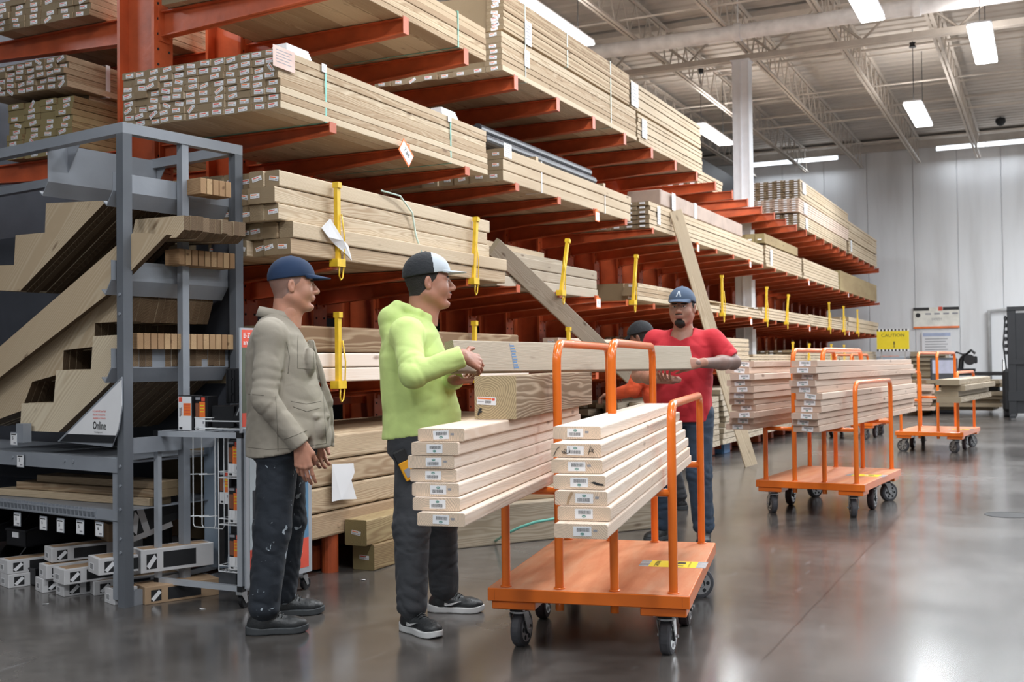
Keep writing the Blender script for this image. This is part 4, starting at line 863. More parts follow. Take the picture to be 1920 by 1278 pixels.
# planks on the wire shelf
for k, (px, py, dz, L) in enumerate([(17, 915, .0, 1.25), (52, 905, .042, 1.15), (90, 897, .084, 1.0)]):
    p = gp(px, py, .14+.04*k); o = board(board_mesh(.15, .04, L, M['treated2']), (p.x, p.y+.0, zs+.022+dz), f'plank lying across the wire shelf, {("lowest", "middle", "topmost")[k]}', 'planks on the wire shelf', rot=(0, 0, math.atan2(e2.x, -e2.y)+PI if False else math.atan2(-(-e2.x), -e2.y)))
    d = -e2; o.rotation_euler = (0, 0, math.atan2(-d.x, d.y)+.10)
# small grey block on front rail
mb = MB(); gbox(mb, .88, .95, -.03, .02, zb+.075, zb+.18, m=M['grey']); tag(mb.build('label_holder'), 'small grey plastic holder standing on the front rail', 'holder')
# cartons under the shelf
def carton(px, py, off, w_, h_, L, rz, lab, z0=0, m='whitecard', logo=True, dy=0, tilt=0):
    rz = rz*.42; L *= .8
    p = gp(px, py, off); mb = MB(); mb.box(-w_/2, w_/2, 0, L, 0, h_, M[m], bev=.002)
    mb.box(-w_*.32, w_*.05, -.0008, 0, h_*.2, h_*.62, M['tagwhite'])
    for k in range(8): mb.box(-w_*.28+k*w_*.04, -w_*.265+k*w_*.04, -.0012, -.0008, h_*.25, h_*.58, M['ink'])
    mb.box(w_/2, w_/2+.0006, .12, .30, h_*.15, h_*.85, M['ink']); mb.box(w_/2, w_/2+.0006, .03, .085, h_*.15, h_*.8, M['ink']); mb.prism([(w_/2+.0008, .03, h_*.3), (w_/2+.0008, .045, h_*.15), (w_/2+.0008, .085, h_*.6), (w_/2+.0008, .072, h_*.78)], (.0003, 0, 0), M['tagwhite'])
    mb.box(-w_*.35, w_*.35, 0.02, L-.02, h_, h_+.0006, M['card'])
    o = mb.build('carton'); o.location = (p.x, p.y, z0); o.rotation_euler = (tilt, 0, rz); tag(o, lab, 'carton'); return o
carton(73, 1128, -.02, .12, .075, .9, R(-55), 'long white carton at the bottom left of the heap'); carton(112, 1135, -.02, .12, .075, .9, R(-52), 'long white carton at the bottom middle of the heap')
carton(80, 1100, -.02, .12, .075, .9, R(-55), 'long white carton in the second layer at the left', .077); carton(110, 1105, -.06, .15, .08, .8, R(-48), 'wide white carton in the second layer, middle', .077)
carton(90, 1075, .03, .13, .08, .9, R(-60), 'long white carton on top of the heap under the shelf', .158)
carton(175, 1100, -.06, .17, .085, .75, R(-62), 'torn white carton with a black square mark, front of the heap', .16); carton(205, 1130, .0, .12, .08, .7, R(-50), 'white carton partly behind the grey post on the floor'); carton(170, 1130, .10, .15, .075, .6, R(-70), 'white carton lying behind the torn one', .0)
carton(255, 1060, .12, .14, .12, .5, R(-60), 'white carton right of the grey corner post', .15); carton(262, 1090, .10, .16, .09, .5, R(-62), 'brown sided box on the floor right of the grey corner post', .0, 'card')
carton(240, 1000, .2, .1, .2, .3, R(-75), 'tilted grey carton leaning behind the corner post', .28, tilt=.3)
carton(8, 1090, -.05, .14, .075, .6, R(-50), 'white carton at the left edge, lower', .0); carton(6, 1060, -.05, .14, .075, .6, R(-50), 'white carton at the left edge, upper', .077)
carton(190, 1060, .35, .3, .1, .5, R(-70), 'brown open carton at the back of the heap', .24, 'card')
# black bins
def black_bin(px, z0, lab, off=.05):
    p = gp(px, 1000, off); mb = MB(); W2, D2, H2 = .20, .42, .20; t = .006
    side_ = lambda x: mb.prism([(x, 0, 0), (x, D2, 0), (x, D2, H2), (x, D2*.45, H2), (x, D2*.25, H2*.55), (x, 0, H2*.45)], (t, 0, 0))
    side_(-W2/2); side_(W2/2-t); mb.box(-W2/2, W2/2, 0, D2, 0, t); mb.box(-W2/2, W2/2, D2-t, D2, 0, H2); mb.box(-W2/2, W2/2, 0, t, 0, H2*.45)
    mb.tube([(-W2/2, D2*.45, H2), (-W2/2, D2*.25, H2*.55), (-W2/2, 0, H2*.45), (W2/2, 0, H2*.45), (W2/2, D2*.25, H2*.55), (W2/2, D2*.45, H2)], .007, 6)
    o = mb.build('bin', M['black']); o.location = (p.x, p.y, z0); o.rotation_euler = (0, 0, math.atan2(e2.y, e2.x)+PI); tag(o, lab, 'bin')
    if z0 > .1: mb = MB().box(-.03, .03, -.006, -.001, .05, .08, M['tagwhite']); q = mb.build('bin_label', parent=o)
black_bin(48, .005, 'black open bin on the floor under the wire shelf, right of two'); black_bin(30, .21, 'black open bin stacked above the floor bin, with a label'); black_bin(-15, .005, 'black open bin cut by the left edge, lower')
black_bin(-30, .21, 'black open bin cut by the left edge, upper')
mb = MB(); gbox(mb, .3, 1.9, .5, .52, .01, zs-.1, m=M['blackmat']); tag(mb.build('backing_sheet'), 'black sheet standing behind the bins under the shelf', 'sheet')
# ---------------- wheeled display frame
D0 = at(297, 1122, Z=.0); D1 = at(453, 1140, Z=0); ux_ = (D1-D0).normalized(); uy_ = Vector((-ux_.y, ux_.x, 0)); DW = (D1-D0).length; 
q = at(622, 1092, Z=.07); DD = 1.02; DD = max(.5, (q-D1).dot(uy_)); print('display', DW, DD)
rzD = math.atan2(ux_.y, ux_.x); dz0 = .085
HT = CAMH-(805-687)*((at(297, 1122, Z=0)-Vector((0, 0, CAMH))).dot(cf))/FOC; print('HT', HT)
ds = empty('display_cart', (D0.x, D0.y, 0), rzD); tag(ds, 'silver wheeled display frame with wire shelves and a poster on its side', 'display stand')
b_ = .028
for (x, y) in ((0, 0), (DW, 0), (0, DD), (DW, DD)): MB().box(x-b_/2, x+b_/2, y-b_/2, y+b_/2, dz0, HT).build('upright', M['alu'], ds)
for z in (dz0, HT-b_):
    for y in (0, DD): MB().box(b_/2, DW-b_/2, y-b_/2, y+b_/2, z, z+b_).build('frame_rail', M['alu'], ds)
    for x in (0, DW): MB().box(x-b_/2, x+b_/2, b_/2, DD-b_/2, z, z+b_).build('frame_rail', M['alu'], ds)
for (x, y) in ((0, 0), (DW, 0), (0, DD), (DW, DD)):
    for z in (dz0-.002, HT-b_+.001): MB().box(x-b_/2-.002, x+b_/2+.002, y-b_/2-.002, y+b_/2+.002, z, z+b_+.002).build('corner_cap', M['black'], ds)
    c = MB().box(x-.02, x+.02, y-.02, y+.02, .07, dz0, M['steel']).prism([(x-.018, y-.015, .07), (x-.018, y+.02, .07), (x-.018, y+.03, .03), (x-.018, y+.015, .025)], (.002, 0, 0), M['steel']).prism([(x+.016, y-.015, .07), (x+.016, y+.02, .07), (x+.016, y+.03, .03), (x+.016, y+.015, .025)], (.002, 0, 0), M['steel']).build('caster', None, ds)
    MB().tube([(x-.013, y+.02, .034), (x-.009, y+.02, .034), (x+.009, y+.02, .034), (x+.013, y+.02, .034)], .034, 18, M['black'], radii=[.028, .034, .034, .028]).build('wheel', None, c)
# back panel pieces, blue grey, and black posts
MB().prism([(.01, .34, dz0+.03), (DW*.40, .34, dz0+.03), (DW*.34, .34, HT-.07), (.01, .34, HT-.06)], (0, .006, 0)).build('back_sheet', M['teal'], ds)
MB().box(DW*.42, DW-.02, .36, .366, dz0+.03, dz0+.30).build('back_sheet', M['teal'], ds)
for x in (.22, .31, .40, .47):
    MB().prism([(x-.03, .24, HT-.05), (x+.03, .24, HT-.05), (x+.022, .24, .22), (x+.01, .24, .15), (x-.012, .24, .15), (x-.022, .24, .22)], (0, .03, 0)).build('ground_spike', M['black'], ds)
# side poster with frame
ph0, ph1 = .10, HT+.02
fy = DD+.02; X = DW+.02
ps = MB(); ps.box(X, X+.012, .0, DD+.04, ph0, ph1, M['alu'])
mid = DD*.5; red = ph0+.03+.16; xx = X+.012
q_ = lambda y0, y1, z0, z1, m, d=.001: ps.box(xx, xx+d, y0, y1, z0, z1, m)
q_(.03, mid-.004, ph0+.03, red, M['redink']); q_(mid+.004, DD+.01, ph0+.03, red, M['redink']); q_(.03, mid-.004, red, ph1-.03, plain('poster_pale', (.50, .56, .60), .4)); q_(mid+.004, DD+.01, red, ph1-.03, plain('poster_blue', (.12, .26, .42), .4))
brick = plain('poster_brown', (.24, .09, .05), .5); fence = plain('poster_post', (.48, .34, .31), .5); dk_ = plain('poster_dark', (.03, .035, .045), .5)
for (y0, y1, z0, z1, m) in ((.08, mid*.55, red+.30, ph1-.03, fence), (.05, mid*.35, red+.05, red+.3, dk_), (mid*.6, mid*.95, red+.1, ph1-.04, brick), (mid+.06, mid+.17, red+.28, ph1-.03, fence), (mid+.05, mid+.18, red+.08, red+.28, dk_), (mid+.004, mid+.04, red+.2, ph1-.03, brick)):
    q_(y0, y1, z0, z1, m, .0014)
def TP(y, z): Mx = Matrix(((0, 0, 1, xx+.0012), (1, 0, 0, y), (0, 1, 0, z), (0, 0, 0, 1))); return Mx
ps.text('E-Z Mender', .038, TP(.05, red-.05), M['tagwhite'], bold=1.6, sx=.85); ps.text('E-Z Base', .038, TP(mid+.03, red-.05), M['tagwhite'], bold=1.6, sx=.85)
for k, s_ in enumerate(('Repair cracked or damaged', 'fence posts at', 'ground level')): ps.text(s_, .017, TP(.05, red-.075-.02*k), M['tagwhite'])
for k, s_ in enumerate(('Secure posts without digging', 'or mixing concrete')): ps.text(s_, .015, TP(mid+.03, red-.075-.02*k), M['tagwhite'])
ps.build('side_poster', None, ds)
hz1 = CAMH+.20; hd = MB(); hy0, hy1 = -.02, DD*.80
hd.box(X-.01, X, hy0, hy1, HT, hz1, M['alu']); hd.box(X, X+.001, hy0+.01, hy1-.012, hz1-.10, hz1-.01, M['redink']); hd.box(X, X+.001, hy1-.17, hy1-.012, HT+.05, hz1-.012, plain('poster_pale_top', (.62, .70, .78), .4)); hd.box(X, X+.001, hy0+.01, hy1-.18, HT+.1, hz1-.10, plain('poster_leaf', (.11, .13, .09), .5)); hd.box(X, X+.001, hy0+.01, hy1-.18, HT+.03, HT+.1, M['redink'])
Mx = Matrix(((0, 0, 1, X+.0012), (1, 0, 0, .0), (0, 1, 0, 0), (0, 0, 0, 1)))
for k, s_ in enumerate(('E-Z fence', 'and post')): T = Mx.copy(); T.translation = Vector((X+.0012, hy0+.02, hz1-.05-.036*k)); hd.text(s_, .036, T, M['tagwhite'], bold=1.6)
hd.build('header_poster', None, ds)
# wire shelves column (right) and long wire hooks
wr = .0028
sh = [HT-.235-.0, HT-.475, HT-.715]
for z in sh:
    mb = MB(); x0, x1, y0, y1 = DW-.165, DW-.015, .02, .2
    for zz in (z, z+.03): mb.tube([(x0, y0, zz), (x1, y0, zz), (x1, y1, zz), (x0, y1, zz)], wr, 6, closed=True)
    for k in range(7): x = x0+(x1-x0)*k/6; mb.tube([(x, y0, z), (x, y1, z)], wr*.8, 5)
    mb.build('wire_shelf', M['wirewhite'], ds)
mb = MB()
for y in (.02, .2): mb.tube([(DW-.165, y, HT-.03), (DW-.165, y, sh[2])], wr, 6); mb.tube([(DW-.10, y, HT-.03), (DW-.10, y, sh[2])], wr*.8, 6)
mb.build('wire_frame', M['wirewhite'], ds)
for xo in (.2, .26):
    mb = MB(); mb.tube([(xo, .05, HT-.02), (xo, .05, .40), (xo+.01, .05, .385), (xo+.14, .05, .385), (xo+.15, .05, .40), (xo+.15, .05, HT-.02)], wr*1.1, 6); mb.tube([(xo-.01, .04, .44), (xo+.06, .1, .44)], wr, 6); mb.tube([(xo-.01, .04, .66), (xo+.05, .1, .66)], wr, 6); mb.build('wire_hook', M['wirewhite'], ds)
mb = MB()
for z in (HT+.015, HT+.055): mb.tube([(DW*.52, .03, z), (DW-.02, .03, z), (DW-.02, .3, z), (DW*.52, .3, z)], wr*1.2, 6, closed=True)
for k in range(6): mb.tube([(DW*.52+k*.04, .03, HT+.015), (DW*.52+k*.04, .3, HT+.015)], wr, 5)
for z in (HT+.015, HT+.07): mb.tube([(DW*.30, .06, z), (DW*.56, .06, z), (DW*.56, .32, z), (DW*.30, .32, z)], wr*1.2, 6, closed=True)
mb.build('wire_tray', M['wirewhite'], ds)
# product boxes
DM = Matrix.Translation((D0.x, D0.y, 0))@Matrix.Rotation(rzD, 4, 'Z')
def prod(x, y, z, w_, h_, lab, style=0, rz=0):
    mb = MB(); d = .08; mb.box(-w_/2, w_/2, 0, d, 0, h_, M['black'], bev=.001)
    f = lambda x0, x1, z0, z1, m, e=.0006: mb.box(x0*w_-w_/2, x1*w_-w_/2, -e, 0, z0*h_, z1*h_, m)
    if style == 0:
        f(.0, .8, 0, .36, M['tagwhite']); f(.33, .8, .36, .84, M['oranink']); f(.02, .30, .40, .80, brick); f(.5, .78, .86, .97, M['redink']); f(.03, .4, .9, .97, M['greyink']); f(.08, .3, .03, .09, M['ink'], .001); f(.6, .72, .2, .28, M['greyink'], .001)
        for k in range(3): f(.4, .72, .72-k*.09, .75-k*.09, M['signyel'], .001)
    else:
        f(.02, .97, .01, .97, M['tagwhite']); f(.38, .93, .42, .78, M['oranink'], .001); f(.05, .3, .82, .95, M['redink'], .001); f(.1, .18, .4, .65, M['ink'], .001); f(.22, .29, .42, .66, brick, .001); f(.08, .3, .03, .1, M['ink'], .001)
        for k in range(4): f(.45, .88, .72-k*.08, .74-k*.08, M['redink'], .0014)
    o = mb.build('product_box'); p = DM@Vector((x, y, z)); o.location = p; o.rotation_euler = (0, 0, rzD+rz); tag(o, lab, 'box')
prod(DW-.09, .06, sh[0]+.004, .09, .185, 'orange and white product box on the top wire shelf'); prod(DW-.085, .06, sh[1]+.004, .09, .185, 'orange and white product box on the middle wire shelf'); prod(DW-.085, .06, sh[2]+.004, .09, .185, 'orange and white product box on the bottom wire shelf')
prod(.34, .14, .50, .08, .17, 'orange and black product box hanging behind the wire hooks'); prod(.155, .04, HT+.002, .095, .185, 'white and orange box standing on top of the display, left one', 1); prod(.25, .06, HT+.002, .085, .18, 'black and orange box standing on top of the display, right one')
mb = MB(); mb.box(.0, .15, 0, .14, 0, .115, bev=.004); mb.box(.10, .26, .02, .15, 0, .12, bev=.004); o = mb.build('bracket_pile', M['black']); o.location = DM@Vector((.30, .08, HT+.018)); o.rotation_euler = (0, 0, rzD); tag(o, 'black plastic post bases piled on the display top', 'post base')
mb = MB(); mb.box(0, .15, 0, .13, 0, .185, bev=.004)
for k in range(6): mb.box(.01+k*.024, .018+k*.024, -.004, 0, .01, .175)
for zz in (.05, .13):
    for xx_ in (.05, .1): mb.tube([(xx_, -.006, zz), (xx_, -.003, zz)], .006, 8)
o = mb.build('fence_sleeve', M['black']); o.location = DM@Vector((.325, .16, HT+.142)); o.rotation_euler = (0, 0, rzD); tag(o, 'tall black ribbed post base standing above the pile', 'sleeve')
mb = MB(); T = Matrix.Rotation(R(28), 4, 'Y'); mb.box(-.035, .035, -.03, .03, 0, .19, M['black'], T, bev=.004)
for k in range(3): mb.box(-.02+.018*k, -.012+.018*k, -.0315, -.03, .04+.03*k, .14, M['steel'], T)
o = mb.build('post_bracket'); o.location = DM@Vector((DW-.09, .10, HT+.04)); o.rotation_euler = (0, 0, rzD); tag(o, 'black post bracket leaning in the wire tray on the display', 'bracket')
# hanging paper at the stack right of the display
mb = MB(); P = [(622, 870), (662, 868), (664, 885), (658, 900), (668, 935), (640, 936), (622, 940)]
mb.prism([at(x, y, X=-3.775+.012*(k % 2)) for k, (x, y) in enumerate(P)], (.003, .001, 0), M['paper']); tag(mb.build('paper_wrap'), 'torn white plastic wrap hanging on the stack beside the display', 'paper')
mb = MB(); p = at(632, 1072, Z=0); mb.tube([(p.x-.05, p.y, 0), (p.x-.05, p.y, .18), (p.x-.05, p.y, .27)], .07, 16, M['rackred'], radii=[.05, .05, .05]); mb.tube([(p.x-.05, p.y, .27), (p.x-.05, p.y, .285)], .07, 16, M['card']); tag(mb.build('bollard'), 'short rusty round post with a flat cap beside the display', 'post')
for x, y, lab in ((520, 1141, 'white paper scrap on the floor by the display caster'), (92, 1131, 'white paper scrap on the floor before the cartons'), (683, 1086, 'white paper scrap on the floor between the two men'), (386, 1142, 'round white scrap on the floor under the display')):
    p = at(x, y, Z=0); mb = MB().prism([(0, 0, .001), (.03, .004, .001), (.034, .02, .004), (.006, .022, .001)], (0, 0, .0015), M['paper']); o = mb.build('paper_scrap'); o.location = p; o.rotation_euler = (0, 0, x); tag(o, lab, 'scrap')
p = at(1336, 850, Z=0); mb = MB().box(-.16, .16, 0, .3, 0, .22, M['blue'], bev=.004).box(-.1, .12, -.001, 0, .06, .16, M['rackred']).box(-.12, -.02, -.001, 0, .17, .2, M['tagwhite']); o = mb.build('carton'); o.location = p; tag(o, 'blue and orange carton on the floor by the rack foot behind the man in red', 'carton')
# ---------------- end of the aisle
mb = MB(); a, b_ = at(1712, 577, Y=WY-.06), at(1799, 614, Y=WY-.06); z0, z1 = b_.z, a.z; y = WY-.03
mb.box(a.x, b_.x, y-.02, y, z0, z1, plain('cream_board', (.82, .80, .73), .5)); mb.box(a.x, a.x+(b_.x-a.x)*.35, y-.025, y-.02, z1-.08, z1, M['ink']); mb.box(a.x+(b_.x-a.x)*.65, b_.x, y-.025, y-.02, z1-.08, z1, M['ink']); mb.box(a.x+(b_.x-a.x)*.55, a.x+(b_.x-a.x)*.64, y-.025, y-.02, z1-.09, z1+.01, M['redink']); mb.box(a.x, b_.x, y-.025, y-.02, z0, z0+.05, M['oranink'])
mb.tube([(a.x+.12, y-.023, z1-.2), (a.x+.12, y-.026, z1-.2)], .06, 14, M['ink'])
TW = lambda x, z: Matrix(((1, 0, 0, x), (0, 0, -1, y-.0255), (0, 1, 0, z), (0, 0, 0, 1)))
mb.text('SAFETY', .08, TW(a.x+.45, z1-.34), M['greyink'])
for k in range(4): mb.box(a.x+.3+.22*k, a.x+.44+.22*k, y-.023, y-.02, z1-.19, z1-.15, M['greyink'])
tag(mb.build('wall_board'), 'cream notice board with black and orange edges on the end wall', 'sign')
mb = MB(); a, b_ = at(1728, 622, Y=WY-.06), at(1785, 662, Y=WY-.06); mb.box(a.x, b_.x, y-.02, y, b_.z, a.z, M['paper']); mb.box(a.x+.03, b_.x-.03, y-.024, y-.02, a.z-.12, a.z-.03, plain('pale_blue', (.42, .48, .66), .5))
for k in range(5): mb.box(a.x+.08, b_.x-.1-.05*(k % 2), y-.023, y-.02, a.z-.2-.07*k, a.z-.18-.07*k, M['greyink'])
tag(mb.build('wall_poster'), 'white poster on the end wall below the cream board', 'sign')
a, b_ = at(1644, 621, Y=28.4), at(1705, 654, Y=28.4); mb = MB(); w_ = b_.x-a.x
mb.box(a.x, b_.x, 28.38, 28.40, b_.z, a.z, M['signyel'])
for k in range(9):
    for zz in (a.z, b_.z-.05): mb.box(a.x+w_*k/9, a.x+w_*(k+.5)/9, 28.38, 28.40, zz, zz+.05, M['ink']); mb.box(a.x+w_*(k+.5)/9, a.x+w_*(k+1)/9, 28.38, 28.40, zz, zz+.05, M['tagwhite'])
Tq = Matrix(((1, 0, 0, a.x+.1), (0, 0, -1, 28.379), (0, 1, 0, a.z-.14), (0, 0, 0, 1))); mb.text('CAUTION', .11, Tq, M['ink'], sx=1.1)
Tq.translation = Vector((a.x+w_*.5, 28.379, b_.z+.05)); mb.text('!', .2, Tq, M['ink'], bold=2)
for x in (a.x+.1, b_.x-.1): mb.box(x-.015, x+.015, 28.40, 28.43, 0, a.z, M['steel'])
mb.box(a.x, b_.x, 28.2, 28.6, 0, .02, M['steel'])
tag(mb.build('caution_sign'), 'yellow caution sign with striped edges near the far end of the rack', 'sign')
p = at(1672, 655, Y=28.6); mb = MB(); mb.box(-.42, .42, 0, .7, 0, .95, bev=.02); o = mb.build('white_crate', plain('pale_crate', (.50, .55, .64), .5)); o.location = (p.x+.05, 28.62, .35); tag(o, 'pale plastic wrapped crate under the yellow sign', 'crate')
tag(MB().box(p.x-.45, p.x+.55, 28.6, 29.4, 0, .35).build('pallet_load', M['card']), 'pallet load under the pale crate', 'pallet')
# heap of lumber and pallets at the end
def pileup(px, py, d, n, W, L, t, rz, desc, grp, m, z0=0, shift=.05):
    D = ray(px, py); P = Vector((0, 0, CAMH))+D*d; me = board_mesh(W, t*.93, L, M[m])
    for k in range(n): board(me, (P.x+rng.normal(0, shift), P.y+rng.normal(0, shift), z0+(k+.5)*t), f'{desc}, {ORD[k+1]} from the bottom', grp, rot=(0, 0, rz+rng.normal(0, .01)))
pileup(1702, 740, 24, 9, 1.0, 1.3, .06, R(4), 'reddish panel stacked behind the third cart', 'panels behind the third cart', 'pinkwood', .12); pileup(1741, 700, 26.5, 12, .8, 1.2, .055, 0, 'brown panel in the tall stack at the end of the aisle', 'panels at the end of the aisle', 'grey_wood', .75)
tag(MB().box(-2.98, -2.05, 27.2, 28.3, 0, .74).build('crate_base', M['card']), 'low crate carrying the tall stack of brown panels', 'crate')
pileup(1805, 740, 24.5, 8, 1.5, 1.0, .085, R(-4), 'warped grey board in the wide heap before the end wall', 'warped boards before the end wall', 'grey_wood', .08, .1)
p = at(1769, 690, Y=27); mb = MB().box(-.25, .3, 0, .5, .0, 1.25, M['darkgrey'], bev=.03).box(-.2, .25, -.01, 0, .9, 1.2, plain('pale_panel', (.45, .47, .6), .4)); o = mb.build('steel_bin'); o.location = (p.x, 26.6, 0); tag(o, 'dark grey cabinet between the far cart hoops', 'cabinet')
# panel saw table
p = at(1835, 760, Z=0); p = Vector((-1.55, 27.2, 0)); e = empty('saw_table', p); tag(e, 'black work table with a saw on it before the end wall', 'table')
MB().box(-.75, .75, 0, .7, .84, .92, bev=.01).build('table_top', M['black'], e)
for x in (-.7, .64):
    for y_ in (.02, .62): MB().box(x, x+.06, y_, y_+.06, 0, .84).build('leg', M['black'], e)
MB().box(-.1, .6, .03, .6, .2, .24).build('shelf', M['black'], e)
s = MB(); s.tube([(-.25, .2, .92), (-.25, .2, .98)], .24, 20); s.tube([(-.22, .25, .98), (-.2, .25, 1.2), (-.1, .22, 1.32)], .06, 10); s.tube([(-.02, .1, 1.2), (-.02, .16, 1.2)], .12, 20); s.tube([(-.1, .2, 1.32), (.02, .12, 1.42), (.1, .1, 1.34)], .03, 8); s.box(-.45, .1, .1, .3, .93, 1.0, bev=.01); s.tube([(-.1, .2, 1.3), (-.3, .2, 1.38), (-.42, .2, 1.3)], .02, 8); s.box(.0, .14, .16, .3, 1.12, 1.28, bev=.02)
o = s.build('mitre_saw', M['black']); o.location = p+Vector((-.05, 0, 0)); tag(o, 'black mitre saw standing on the work table', 'saw')
o = MB().box(-.25, .25, 0, .3, 0, .35, plain('pale_tub', (.45, .50, .55), .4), bev=.03).box(-.2, .1, -.004, 0, .08, .25, M['green']).build('tub'); o.location = p+Vector((.3, .1, .24)); tag(o, 'pale tub on the shelf under the work table', 'tub')
mb = MB(); mb.tube([(-.95, 28.4, .75), (.4, 28.4, .75)], .03, 8); mb.tube([(-.95, 28.4, .35), (.4, 28.4, .35)], .03, 8)
for x in (-.95, -.3, .35): mb.tube([(x, 28.4, 0), (x, 28.4, 1.2 if x < -.9 else .75)], .03, 8)
tag(mb.build('guard_rail', M['steel'], smooth=True), 'thin steel guard rail before the end wall beside the lift truck', 'rail')
mb = MB(); mb.tube([(-1.35, WY-.1, .13), (-1.35, WY-.1, 2.45), (-.2, WY-.1, 2.52)], .045, 10); tag(mb.build('conduit', plain('conduit_paint', (.42, .42, .42), .5), smooth=True), 'grey pipe bend running down the end wall', 'pipe')
# lift truck
p = at(1893, 768, Z=0); F0 = Vector((-.93, p.y, 0)); F0 = at(1890, 762, Z=0); sF = 1.0
ft = empty('lift_truck', (F0.x+.05, 24.8, 0)); ft.location = (at(1890, 700, Y=24.8).x, 24.8, 0); tag(ft, 'black lift truck mast and body cut by the right edge', 'lift truck')
MB().box(.0, .16, 0, .14, .05, 2.28, bev=.01).box(.62, .78, 0, .14, .05, 2.28, bev=.01).build('mast', M['dark'], ft)
for z0_, z1_ in ((2.2, 2.28), (1.1, 1.2), (.35, .55)): MB().box(.0, .78, -.01, .12, z0_, z1_).build('crossbar', M['dark'], ft)
MB().box(.16, .62, .02, .1, .1, 2.15).build('screen', M['dark'], ft)
MB().box(-.12, .95, .2, 1.5, .12, 1.0, bev=.06).build('body', M['dark'], ft)
MB().box(.05, .15, -1.1, 0, .05, .1).build('fork', M['dark'], ft); MB().box(.6, .7, -1.1, 0, .05, .1).build('fork', M['dark'], ft)
MB().tube([(-.1, .5, .2), (.0, .5, .2)], .2, 20).build('wheel', M['rubber'], ft); MB().tube([(-.1, 1.2, .2), (.0, 1.2, .2)], .2, 20).build('wheel', M['rubber'], ft)
mb = MB(); 
for k in range(6): mb.box(-.06, .0, .02, .12, 1.3+k*.14, 1.38+k*.14, bev=.01)
mb.tube([(-.03, .05, 1.0), (-.08, .05, 1.5), (-.03, .05, 2.1)], .015, 6); mb.build('hydraulic_unit', M['dark'], ft)
mb = MB(); p = at(1890, 965, Z=0)
mb.add([(p.x-.17*math.cos(a), p.y+.17*math.sin(a), .0008) for a in [2*PI*k/24 for k in range(24)]][::-1], [tuple(range(24))], M['blackmat']); mb.tube([(p.x+.17*math.cos(2*PI*k/24), p.y+.17*math.sin(2*PI*k/24), .0) for k in range(24)], .003, 6, M['blackmat'], closed=True)
tag(mb.build('floor_cover'), 'round dark access cover set in the floor at right', 'floor cover')
# dark panel added to keep open-side light out of the rack
tag(MB().box(-7.6, -7.55, 8, 31, 0, 6.2).box(-7.6, -7.55, 1.5, 8, 0, 4.3).build('light_block_panel', M['darkgrey']), 'dark panel added behind the rack to block light', 'wall', kind='structure')
